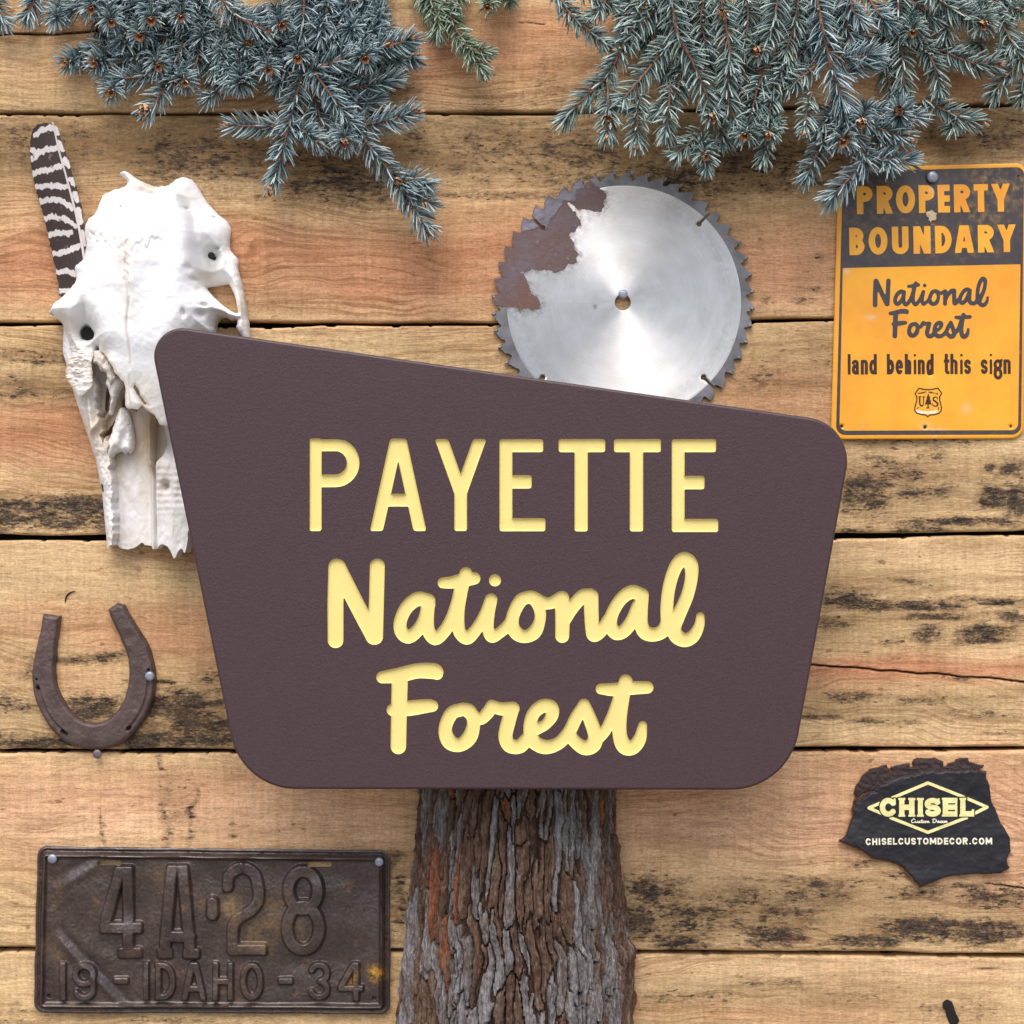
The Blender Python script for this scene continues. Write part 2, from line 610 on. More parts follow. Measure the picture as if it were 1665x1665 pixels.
def mat_steel():
    """turned saw steel: brushed in circles round the blade's own axis"""
    t = NT('brushed_steel')
    tc = t.n('ShaderNodeTexCoord')
    ln = t.n('ShaderNodeVectorMath', operation='LENGTH')
    sep = t.n('ShaderNodeSeparateXYZ'); t.lk(tc.outputs['Object'], sep.inputs[0])
    cx = t.n('ShaderNodeCombineXYZ'); t.lk(sep.outputs[0], cx.inputs[0]); t.lk(sep.outputs[2], cx.inputs[2])
    t.lk(cx.outputs[0], ln.inputs[0])
    ang = t.math('ARCTAN2', sep.outputs[2], sep.outputs[0])
    pv = t.n('ShaderNodeCombineXYZ'); t.lk(t.math('MULTIPLY', ln.outputs['Value'], 900), pv.inputs[0]); t.lk(t.math('MULTIPLY', ang, 1.2), pv.inputs[1])
    rings = t.noise(1.0, 3, 0.6, vec=pv.outputs[0])
    pv2 = t.n('ShaderNodeCombineXYZ'); t.lk(t.math('MULTIPLY', ln.outputs['Value'], 60), pv2.inputs[0]); t.lk(t.math('MULTIPLY', ang, 2.5), pv2.inputs[1])
    soft = t.noise(1.0, 3, 0.5, vec=pv2.outputs[0])
    c = t.ramp(rings, [(0.25, (0.84, 0.85, 0.87)), (0.75, (0.97, 0.98, 0.99))])
    c = t.mix(1.0, c, t.ramp(soft, [(0.3, (0.86, 0.86, 0.84)), (0.7, (1.0, 1.0, 1.0))]), 'MULTIPLY')
    sp = t.noise(70, 3)
    c = t.mix(t.math('MULTIPLY', t.maprange(sp, 0.68, 0.76), 0.35), c, (0.35, 0.31, 0.27))
    gr = t.math('MULTIPLY', t.attr('grime_reflection'), t.maprange(t.noise(150, 5, 0.7), 0.35, 0.65))
    c = t.mix(gr, c, (0.26, 0.2, 0.17))
    tan = t.n('ShaderNodeTangent', direction_type='RADIAL', axis='Y')
    t.lk(tan.outputs[0], t.b.inputs['Tangent'])
    t.b.inputs['Anisotropic'].default_value = 0.88
    t.b.inputs['Anisotropic Rotation'].default_value = 0.25
    return t.out(c, t.maprange(rings, 0.2, 0.8, 0.56, 0.66), t.bump(rings, 0.06, 0.0003), metal=1.0)


def mat_rust_plate():
    t = NT('rusted_plate')
    n1 = t.noise(18, 6, 0.65); n2 = t.noise(70, 5, 0.65); n3 = t.noise(300, 4, 0.6)
    c = t.ramp(n1, [(0.25, srgb(40, 31, 29)), (0.5, srgb(62, 48, 44)), (0.75, srgb(80, 66, 64))])
    c = t.mix(t.math('MULTIPLY', t.maprange(n2, 0.56, 0.75), 0.6), c, srgb(120, 82, 52))
    c = t.mix(t.math('MULTIPLY', t.attr('ochre'), t.maprange(n2, 0.35, 0.6)), c, srgb(132, 104, 56))
    c = t.mix(t.math('MULTIPLY', t.attr('paint'), t.maprange(n3, 0.3, 0.55)), c, srgb(190, 140, 30))
    c = t.mix(1.0, c, t.ramp(n3, [(0.3, (0.55, 0.52, 0.5)), (0.62, (1.15, 1.15, 1.15))]), 'MULTIPLY')
    h = t.math('ADD', t.math('MULTIPLY', n2, 0.6), t.math('MULTIPLY', n3, 0.4))
    return t.out(c, t.maprange(n2, 0.3, 0.7, 0.26, 0.5), t.bump(h, 0.4, 0.0012), spec=0.8, metal=0.1)


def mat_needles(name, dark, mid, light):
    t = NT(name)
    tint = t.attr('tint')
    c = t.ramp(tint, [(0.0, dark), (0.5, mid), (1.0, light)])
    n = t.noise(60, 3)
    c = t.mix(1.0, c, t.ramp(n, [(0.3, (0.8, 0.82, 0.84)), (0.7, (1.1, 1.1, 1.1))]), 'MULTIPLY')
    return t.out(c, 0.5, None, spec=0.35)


def mat_bark(name, lo, mid, hi, fleck):
    t = NT(name)
    g = t.noise(34, 6, 0.72, sc3=(5.5, 2, 1)); g2 = t.noise(150, 5, 0.75, sc3=(3.2, 2, 1))
    c = t.ramp(g, [(0.28, lo), (0.5, mid), (0.72, hi)])
    # lichen film and bare brown wood mingle on every plate
    pa = t.noise(42, 5, 0.7, sc3=(2.2, 1, 0.6)); g3 = t.noise(330, 4, 0.75, sc3=(2.2, 1, 0.55))
    c = t.mix(t.math('MULTIPLY', t.maprange(pa, 0.5, 0.62), 0.75), c, t.mix(g3, srgb(88, 68, 56), srgb(152, 126, 108)))
    c = t.mix(t.math('MULTIPLY', t.maprange(pa, 0.42, 0.3), 0.6), c, t.mix(g3, srgb(116, 110, 108), srgb(184, 182, 184)))
    c = t.mix(1.0, c, t.ramp(g3, [(0.32, (0.4, 0.37, 0.35)), (0.55, (0.98, 0.97, 0.96)), (0.75, (1.25, 1.25, 1.25))]), 'MULTIPLY')
    c = t.mix(t.math('MULTIPLY', t.maprange(g2, 0.55, 0.75), 0.6), c, fleck)
    c = t.mix(1.0, c, t.ramp(g2, [(0.25, (0.55, 0.52, 0.5)), (0.6, (1.08, 1.08, 1.08))]), 'MULTIPLY')
    h = t.math('ADD', t.math('MULTIPLY', g, 0.6), t.math('ADD', t.math('MULTIPLY', g2, 0.5), t.math('MULTIPLY', g3, 0.45)))
    return t.out(c, 0.85, t.bump(h, 1.0, 0.004), spec=0.15)


def mat_print_dark():
    t = NT('worn_dark_print')
    n = t.noise(26, 6, 0.65); n2 = t.noise(140, 4, 0.6)
    c = t.ramp(n, [(0.35, srgb(56, 53, 60)), (0.6, srgb(64, 58, 60)), (0.8, srgb(78, 67, 58))])
    c = t.mix(t.math('MULTIPLY', t.maprange(n2, 0.63, 0.74), 0.5), c, srgb(128, 104, 78))
    c = t.mix(t.math('MULTIPLY', t.attr('worn'), t.maprange(n2, 0.4, 0.75)), c, srgb(150, 118, 74))
    return t.out(c, t.maprange(n, 0.3, 0.7, 0.28, 0.45), None, spec=0.5)


def mat_sign_yellow():
    t = NT('yellow_enamel')
    n = t.noise(16, 5, 0.6); n2 = t.noise(110, 4, 0.6)
    c = t.ramp(n, [(0.3, srgb(226, 150, 42)), (0.6, srgb(240, 170, 44)), (0.8, srgb(236, 172, 66))])
    c = t.mix(t.math('MULTIPLY', t.maprange(n2, 0.66, 0.76), 0.35), c, srgb(196, 138, 70))
    c = t.mix(t.attr('chip'), c, srgb(214, 196, 166))
    return t.out(c, 0.36, t.bump(t.noise(40, 3), 0.08, 0.002), spec=0.5)


def mat_slab():
    t = NT('black_painted_slab')
    n = t.noise(40, 5, 0.6); n2 = t.noise(220, 4)
    c = t.ramp(n, [(0.3, srgb(26, 26, 32)), (0.7, srgb(38, 37, 44))])
    rw = t.maprange(t.math('ADD', t.attr('raw'), t.math('MULTIPLY', t.math('SUBTRACT', n, 0.5), 0.5)), 0.4, 0.6)
    c = t.mix(rw, c, t.mix(n2, srgb(40, 32, 32), srgb(68, 54, 52)))
    return t.out(c, t.math('ADD', 0.42, t.math('MULTIPLY', rw, 0.4)), t.bump(t.math('ADD', n, t.math('MULTIPLY', n2, 0.4)), 0.25, 0.0015), spec=0.4)


def mat_residue():
    t = NT('rusty_residue')
    a, b, c_ = t.noise(24, 5, 0.65), t.noise(120, 5, 0.7), t.noise(420, 3, 0.6)
    c = t.ramp(a, [(0.3, srgb(104, 98, 108)), (0.5, srgb(104, 84, 82)), (0.7, srgb(112, 80, 68))])
    c = t.mix(t.math('MULTIPLY', t.maprange(b, 0.55, 0.72), 0.5), c, srgb(134, 124, 124))
    c = t.mix(t.math('MULTIPLY', t.maprange(c_, 0.6, 0.72), 0.5), c, srgb(70, 54, 50))
    c = t.mix(t.math('MULTIPLY', t.maprange(t.noise(170, 2), 0.71, 0.76), 0.6), c, srgb(196, 184, 176))
    return t.out(c, 0.6, t.bump(t.math('ADD', b, c_), 0.4, 0.0008), spec=0.35)


M = {}
M['wood'] = mat_wood()
M['board'] = mat_board()
M['core'] = mat_yellow_core()
M['bone'] = mat_bone()
M['feather'] = mat_feather()
M['quill'] = mat_simple('pale_quill', srgb(206, 200, 196), 0.4, 0.1)
M['steel'] = mat_steel()
M['dull_steel'] = mat_simple('dull_grey_steel', srgb(122, 122, 126), 0.45, 0.3, 45, 0.25, metal=0.45)
M['carbide'] = mat_simple('tooth_carbide', srgb(140, 136, 132), 0.5, 0.25, 90, metal=0.5)
M['residue'] = mat_residue()
M['residue_grey'] = mat_simple('grey_residue', srgb(122, 118, 130), 0.5, 0.3, 50, 0.4, 260)
M['plate'] = mat_rust_plate()
M['shoe'] = mat_simple('rusted_iron', srgb(84, 68, 66), 0.5, 0.25, 55, 0.35, 300, metal=0.1, spec=0.5)
M['nail'] = mat_simple('galvanised_steel', srgb(150, 156, 172), 0.4, 0.18, 200, 0.2, 400, metal=0.5)
M['dark_nail'] = mat_simple('weathered_steel', srgb(112, 108, 114), 0.5, 0.2, 200, 0.2, 400, metal=0.4)
M['hole'] = mat_simple('dark_recess_shade', (0.012, 0.010, 0.009), 0.9, 0.1)
M['needle_blue'] = mat_needles('blue_spruce_needles', srgb(40, 56, 60), srgb(110, 134, 139), srgb(198, 212, 212))
M['needle_green'] = mat_needles('green_spruce_needles', srgb(54, 70, 52), srgb(120, 140, 114), srgb(182, 196, 176))
M['needle_mixed'] = mat_needles('grey_green_spruce_needles', srgb(42, 58, 55), srgb(112, 134, 130), srgb(192, 206, 198))
M['twig'] = mat_simple('spruce_twig_bark', srgb(128, 92, 74), 0.75, 0.35, 260, 0.6, 700)
M['bud'] = mat_simple('bud_scales', srgb(206, 158, 118), 0.6, 0.35, 300, 0.4, 700)
M['bud_dark'] = mat_simple('bud_heart', srgb(96, 58, 42), 0.7, 0.3, 300, 0.4, 700)
M['bark_core'] = mat_bark('bark_core', srgb(50, 38, 33), srgb(80, 62, 53), srgb(110, 88, 75), srgb(126, 106, 92))
M['bark_grey'] = mat_bark('bark_lichen_grey', srgb(96, 90, 88), srgb(144, 140, 140), srgb(182, 182, 188), srgb(200, 202, 210))
M['bark_brown'] = mat_bark('bark_brown', srgb(78, 58, 48), srgb(118, 94, 80), srgb(150, 128, 112), srgb(172, 156, 142))
M['bark_orange'] = mat_bark('bark_inner_orange', srgb(104, 62, 46), srgb(152, 96, 70), srgb(176, 122, 94), srgb(112, 88, 76))
M['print'] = mat_print_dark()
M['print_brown'] = mat_simple('dark_brown_print', srgb(62, 38, 30), 0.4, 0.2, 120)
M['print_pale'] = mat_simple('pale_yellow_print', srgb(232, 224, 158), 0.5, 0.05, 200, 0.1)
M['print_cream'] = mat_simple('cream_print', srgb(232, 228, 204), 0.5, 0.05, 200, 0.1)
M['yellow'] = mat_sign_yellow()
M['chip'] = mat_simple('bare_chip', srgb(202, 182, 150), 0.6, 0.25, 200)
M['slab'] = mat_slab()
M['slab_edge'] = mat_simple('brown_cut_edge', srgb(132, 88, 52), 0.7, 0.35, 200, 0.5)
M['bounce_ground'] = mat_simple('pale_bounce_ground', (0.26, 0.24, 0.21), 0.95, 0.35, 3, 0.8, 30)  # unseen ground, made pale to bounce light up and brighten the blade
# ------------------------------------------------------------------ ground and plank wall
def build_ground():
    n = 40
    xs = np.linspace(-1, 1, n) ** 3 * 150
    X, Y = np.meshgrid(xs, xs)
    Z = (fbm(X * 2, Y * 2, 5, 3) - 0.5) * 0.02 * (np.hypot(X, Y) > 0.6)
    V = np.stack([X.ravel(), Y.ravel(), Z.ravel() - 0.01], 1)
    i, j = np.meshgrid(np.arange(n - 1), np.arange(n - 1), indexing='ij')
    a = (i * n + j).ravel()
    o = put('ground', make_mesh('ground', V, [np.stack([a, a + 1, a + n + 1, a + n], 1)], M['bounce_ground']))  # unseen ground, pale to bounce light up
    tag(o, kind='structure')


SEAMS = [  # (u, v) points along each seam inside the frame
    [(-400, 187), (0, 185), (640, 183), (830, 184), (1150, 178), (1580, 171), (2065, 166)],
    [(-400, 524), (0, 526), (400, 528), (800, 527), (1350, 520), (2065, 512)],
    [(-400, 873), (0, 873), (150, 875), (800, 874), (1360, 872), (1665, 866), (2065, 860)],
    [(-400, 1222), (0, 1221), (380, 1222), (1285, 1219), (1665, 1216), (2065, 1214)],
    [(-400, 1543), (0, 1544), (640, 1545), (1035, 1547), (1665, 1554), (2065, 1558)],
]
GAPS = [6, 7, 9, 7, 8]

# weathering of the boards: (u, v, ru, rv, amount)
STAIN = [
    # second board: dark flecked upper half
    (60, 230, 200, 55, .36), (330, 255, 170, 60, .5), (560, 290, 140, 45, .62), (500, 250, 120, 40, .5), (780, 240, 160, 60, .46), (930, 250, 160, 60, .5),
    (1250, 260, 200, 55, .58), (1100, 290, 150, 40, .58), (1420, 215, 160, 40, .5), (1600, 220, 120, 40, .5), (760, 318, 180, 10, .5), (560, 318, 200, 14, .42),
    (1260, 300, 90, 25, .45), (880, 150, 40, 40, .22), (815, 165, 60, 16, .35), (1650, 120, 30, 30, .1),
    (1340, 415, 12, 8, .6), (1318, 468, 22, 7, .5), (1308, 488, 14, 8, .55), (1322, 486, 8, 8, .5), (1242, 487, 12, 12, .35), (790, 340, 4, 16, .0), (700, 405, 8, 60, .3),
    # third board
    (60, 582, 90, 14, .4), (35, 620, 40, 20, .35), (90, 640, 110, 14, .35), (40, 640, 40, 8, .5), (60, 832, 140, 26, .95), (150, 828, 60, 26, .95), (0, 845, 60, 22, .7), (110, 852, 120, 16, .6),
    (1400, 800, 55, 35, .85), (1470, 770, 70, 25, .5), (1500, 800, 70, 14, .6), (1610, 808, 26, 22, 1.0), (1655, 815, 30, 30, .9), (1520, 745, 26, 14, .55), (1650, 765, 22, 20, .75),
    (1610, 760, 12, 10, .7), (1560, 850, 120, 9, .8), (1500, 860, 60, 7, .7), (1400, 860, 60, 8, .4), (1440, 750, 30, 18, .45), (1500, 720, 110, 12, .35), (1380, 795, 40, 50, .4), (1240, 610, 50, 30, .3), (1330, 600, 20, 60, .25),
    # fourth board
    (130, 1072, 110, 8, .5), (170, 1068, 60, 8, .6), (55, 1090, 20, 18, .35), (20, 1145, 40, 18, .6), (150, 1150, 45, 22, .95), (190, 1140, 30, 12, .6), (300, 1150, 100, 34, .75), (330, 1180, 90, 22, .85),
    (180, 1205, 220, 16, .85), (340, 1200, 80, 14, .9), (60, 1208, 120, 10, .75), (350, 1100, 40, 14, .45), (270, 1110, 26, 5, .7), (285, 1125, 30, 5, .7), (330, 1105, 30, 20, .3),
    (1370, 970, 60, 18, .7), (1420, 985, 70, 10, .85), (1500, 985, 60, 9, 1.0), (1520, 1003, 45, 7, 1.0), (1590, 975, 90, 6, .6), (1620, 978, 40, 5, .8), (1600, 1030, 45, 14, .95), (1600, 1041, 40, 6, 1.0),
    (1510, 1030, 40, 16, .7), (1350, 1010, 50, 14, .5), (1450, 1040, 40, 10, .4), (1640, 1000, 40, 14, .6), (1460, 945, 60, 8, .45), (1390, 1135, 60, 10, .55), (1500, 1140, 60, 8, .45), (1330, 1168, 40, 7, .8), (1420, 1172, 70, 6, .6),
    (1600, 1160, 80, 8, .4), (1620, 1192, 50, 5, .4), (1560, 1105, 30, 6, .4),
    # fifth board: flecked lower right, saw scorch on the left
    (1060, 1450, 60, 30, .75), (1040, 1500, 40, 40, .7), (1110, 1495, 80, 40, .6), (1240, 1480, 90, 40, .5), (1330, 1450, 90, 20, .55), (1250, 1520, 60, 20, .75), (1500, 1510, 80, 24, .85), (1600, 1515, 80, 22, .8),
    (1400, 1530, 70, 12, .8), (1620, 1460, 70, 22, .6), (1490, 1450, 60, 16, .45), (1330, 1440, 25, 12, .75), (1100, 1530, 60, 16, .8), (1000, 1490, 60, 60, .45), (1300, 1430, 120, 6, .5), (1560, 1440, 100, 6, .5),
    (650, 1460, 16, 60, .6), (640, 1400, 14, 22, .5), (272, 1330, 10, 70, .42), (312, 1330, 6, 70, .5), (310, 1320, 6, 18, .7), (290, 1300, 18, 50, .22), (168, 1345, 4, 40, .5), (265, 1240, 5, 22, .4), (1470, 1425, 60, 10, .4), (1400, 1405, 30, 10, .5),
    # sixth board
    (1110, 1620, 80, 14, .4), (1250, 1600, 60, 14, .35), (1400, 1620, 60, 10, .25), (1560, 1640, 60, 20, .3), (300, 1660, 120, 10, .3), (1120, 1618, 12, 4, .7), (30, 1650, 50, 20, .3),
    # first board
    (640, 150, 60, 14, .25), (880, 115, 6, 30, .2), (870, 150, 8, 40, .4),
]
TONE = [(700, 90, 500, 60, .7), (900, 60, 200, 60, .7), (100, 40, 200, 40, .4), (1560, 140, 200, 30, .8), (1310, 90, 100, 60, .9), (100, 120, 300, 30, .3),
        (200, 420, 500, 80, .95), (640, 440, 300, 80, 1.), (900, 400, 300, 90, .8), (1300, 430, 250, 70, .85), (0, 420, 120, 100, .7),
        (100, 700, 250, 60, .85), (1250, 650, 150, 60, .7), (1330, 560, 60, 30, .2), (40, 690, 90, 40, .4), (120, 790, 200, 25, .3),
        (120, 1010, 300, 40, .55), (280, 1030, 200, 60, .6), (60, 1100, 150, 40, .35), (1450, 1090, 350, 24, .95), (1350, 1110, 200, 24, .5), (1300, 770, 400, 25, .25),
        (300, 1290, 600, 50, .62), (1200, 1310, 500, 90, .7), (1640, 1330, 120, 120, .75), (120, 1300, 200, 60, .4), (300, 1400, 500, 60, .3), (1300, 1250, 200, 14, .6), (1300, 1650, 300, 30, .4)]
DULL = [(200, 235, 400, 60, .6), (560, 255, 250, 55, .65), (850, 235, 250, 60, .5), (1150, 245, 250, 60, .7), (1500, 230, 250, 45, .65), (60, 240, 150, 50, .4),
        (80, 630, 200, 30, .45), (1500, 790, 220, 60, .3), (1450, 990, 250, 50, .22), (1430, 940, 200, 10, .2), (1450, 1150, 300, 24, .25), (330, 1150, 130, 50, .35), (150, 1180, 200, 30, .4),
        (1300, 1485, 420, 55, .38), (640, 1450, 40, 70, .3), (60, 560, 150, 20, .1), (1300, 1620, 300, 30, .25), (300, 905, 120, 20, .25), (1500, 710, 160, 25, .3), (1280, 600, 120, 50, .25)]
PALE = [(300, 1320, 700, 70, .75), (1200, 1320, 600, 80, .85), (1640, 1350, 200, 100, .8), (1300, 440, 260, 60, .3), (1450, 1575, 500, 22, .4), (1450, 895, 300, 18, .25), (100, 900, 300, 20, .2)]


def blobs(L, U, V, wob=0.0):
    out = np.zeros(U.shape)
    if wob:
        V = V + (fbm(U / 60, V / 25, 91, 2) - 0.5) * wob
        U = U + (fbm(U / 40, V / 30, 92, 2) - 0.5) * wob * 3
    for (u, v, ru, rv, a) in L:
        out = np.maximum(out, a * np.exp(-np.abs((U - u) / ru) ** 2.4 - np.abs((V - v) / rv) ** 2.4))
    return out


def crack_mask(U, V):
    c = np.zeros(U.shape)

    def line(pts, w, jit=1.5):
        x = [p[0] for p in pts]; y = [p[1] for p in pts]
        yy = np.interp(U, x, y) + (vn(U / 22, U * 0, 3) - 0.5) * 2 * jit
        m = (U >= x[0]) & (U <= x[-1])
        taper = np.minimum(1, np.minimum(U - x[0], x[-1] - U).clip(0) / 40 + 0.25)
        return np.where(m, 1 - sstep(0.25, 1.0, np.abs(V - yy) / (w * taper)), 0)
    c = np.maximum(c, line([(-400, 57), (60, 56), (175, 51), (260, 54)], 2.6))
    c = np.maximum(c, line([(1250, 1079), (1320, 1081), (1480, 1093), (1665, 1108), (2065, 1140)], 2.4))
    c = np.maximum(c, line([(1600, 1437), (1665, 1443), (2065, 1455)], 2.2) * .8)
    c = np.maximum(c, line([(830, 37), (890, 40)], 1.6) * .5)
    c = np.maximum(c, .8 * gauss(U, V, 380, 1361, 6, 3)); c = np.maximum(c, .6 * gauss(U, V, 1227, 1455, 2.5, 12))
    c = np.maximum(c, .5 * gauss(U, V, 226, 928, 4, 4)); c = np.maximum(c, .6 * gauss(U, V, 1606, 1568 + 8, 18, 2))
    return c


def plank(root, name, top, bot, gt, gb, d0, fine, seed):
    du, ns = (4.0, None) if fine else (40.0, 14)
    u = np.arange(-400, 2065 + du, du)
    tv = np.interp(u, [p[0] for p in top], [p[1] for p in top]) + gt / 2 + (fbm(u / 90, u * 0, seed, 3) - .5) * 5
    bv = np.interp(u, [p[0] for p in bot], [p[1] for p in bot]) - gb / 2 + (fbm(u / 90, u * 0, seed + 5, 3) - .5) * 5
    if fine:
        tv += np.where(vn(u / 14, u * 0, seed + 9) > .86, 2.0, 0)
        ns = int((bv - tv).mean() / 1.8)
    s = np.linspace(0, 1, ns)
    s = s - 0.0
    Uu, Ss = np.meshgrid(u, s)
    Vv = tv[None, :] * (1 - Ss) + bv[None, :] * Ss
    e = np.minimum(Vv - tv[None, :], bv[None, :] - Vv)
    edge = np.clip(e / 4.5, 0, 1)
    dep = d0 - 3.6 * (1 - np.sqrt(1 - (1 - edge) ** 2)) + (fbm(Uu / 160, Vv / 30, seed, 3) - .5) * 3.2 + (fbm(Uu / 50, Vv / 6, seed + 3, 2) - .5) * .9
    cr = crack_mask(Uu, Vv)
    dep = dep - cr * 6
    st = np.clip(1.3 * blobs(STAIN, Uu, Vv, 9) + .12 * fbm(Uu / 90, Vv / 24, seed + 50, 3) * (fine is True), 0, 1)
    at = {'stain': st, 'tone': np.clip(blobs(TONE, Uu, Vv, 16) + (fbm(Uu / 200, Vv / 40, seed + 20, 3) - .5) * .5, 0, 1),
          'dull': np.clip(1.3 * blobs(DULL, Uu, Vv, 16) + (fbm(Uu / 120, Vv / 20, seed + 30, 3) - .6) * .3, 0, 1), 'pale': blobs(PALE, Uu, Vv, 16), 'crack': cr}
    if not fine:
        at['tone'] = np.full(Uu.shape, .5)
    n = len(u); m = len(s)
    L = np.array(root.location)
    front = np.stack([(Uu - 832.5) * S, -dep * S, ZC + (832.5 - Vv) * S], -1).reshape(-1, 3)
    row = lambda k, d: np.stack([(u - 832.5) * S, np.full(n, -d * S), ZC + (832.5 - Vv[k]) * S], 1)
    back = np.concatenate([row(0, -38), row(-1, -38)])
    i, j = np.meshgrid(np.arange(m - 1), np.arange(n - 1), indexing='ij')
    a = (i * n + j).ravel()
    q = [np.stack([a, a + n, a + n + 1, a + 1], 1)]
    N = n * m; jj = np.arange(n - 1)
    q.append(np.stack([N + jj, jj, jj + 1, N + jj + 1], 1))
    q.append(np.stack([(m - 1) * n + jj, N + n + jj, N + n + jj + 1, (m - 1) * n + jj + 1], 1))
    q.append(np.stack([N + n + jj, N + jj, N + jj + 1, N + n + jj + 1], 1))
    for x in at:
        f = at[x]; at[x] = np.concatenate([f.ravel(), f[0], f[-1]])
    off = np.array([0, 0, ZC + (832.5 - float((tv + bv).mean() / 2)) * S])
    me = make_mesh(name, np.concatenate([front, back]) - off, q, M['wood'], angle=50, attrs=at)
    put('plank', me, root, off - L)


def build_wall():
    root = empty('plank_wall', (0, 0.02, 0))
    tag(root, 'wall of weathered horizontal pine planks with dark gaps behind everything', 'wall')
    flat = lambda v: [(-400, v), (2065, v)]
    offs = [1.5, 0.0, 2.0, 0.5, 2.2, 0.0]
    lines = [flat(-158)] + SEAMS + [flat(1893)]
    g = [8] + GAPS + [8]
    for i in range(6):
        plank(root, 'plank', lines[i], lines[i + 1], g[i], g[i + 1], offs[i], True, 100 + i * 31)
    plank(root, 'plank', flat(-510), flat(-158), 8, 8, 1, False, 501)
    plank(root, 'plank', flat(-860), flat(-510), 8, 8, 1, False, 502)
    plank(root, 'plank', flat(1893), flat(2170), 8, 8, 1, False, 503)
    plank(root, 'plank', flat(2170), flat(2425), 8, 8, 1, False, 504)
    knot = union(sd_strokes([[(1541, 1634, 8.5), (1545, 1640, 6)]]), sd_strokes([[(1545, 1647, 8), (1550, 1657, 9)]]))
    knot = rough(knot, 1.6, 5, 3)
    relief('knot', knot, .9, lambda U, V, SD: 2.2 + .8 * np.clip(-SD / 3, 0, 1), -4, M['hole'], root)
    relief('bark_curl', sd_strokes([catmull([(106, 979, .5), (108, 970, 1.1), (114, 964, 1.2), (122, 961, .5)], 4)]), .6, 1.9, -3, M['hole'], root)
    x0, x1 = (-380 - 832.5) * S, (2045 - 832.5) * S
    V = []; y0, y1 = 0.027, 0.045
    for x in (x0, x1):
        for y in (y0, y1):
            for z in (0.0, ZC + (832.5 + 840) * S):
                V.append((x, y - 0.02, z))
    F = np.array([(0, 4, 5, 1), (2, 3, 7, 6), (0, 1, 3, 2), (4, 6, 7, 5), (1, 5, 7, 3), (0, 2, 6, 4)])
    put('gap_shade_sheet', make_mesh('gap_shade_sheet', np.array(V), [F], M['hole'], smooth=False), root)  # black sheet added behind the planks: hides the sky, darkens the gaps


# ------------------------------------------------------------------ tree trunk that carries the sign
def biggest(m):
    """the largest connected patch of a mask"""
    ii, jj = np.nonzero(m)
    if len(ii) == 0: return m
    i0, j0 = ii.min(), jj.min()
    s = m[i0:ii.max() + 1, j0:jj.max() + 1]
    lab = np.where(s, np.arange(s.size).reshape(s.shape) + 1, 0)
    while True:
        n = lab.copy()
        n[1:] = np.maximum(n[1:], lab[:-1]); n[:-1] = np.maximum(n[:-1], lab[1:])
        n[:, 1:] = np.maximum(n[:, 1:], lab[:, :-1]); n[:, :-1] = np.maximum(n[:, :-1], lab[:, 1:])
        n = np.where(s, n, 0)
        if (n == lab).all(): break
        lab = n
    v, c = np.unique(lab[s], return_counts=True)
    out = np.zeros(m.shape, bool)
    out[i0:ii.max() + 1, j0:jj.max() + 1] = lab == v[c.argmax()]
    return out


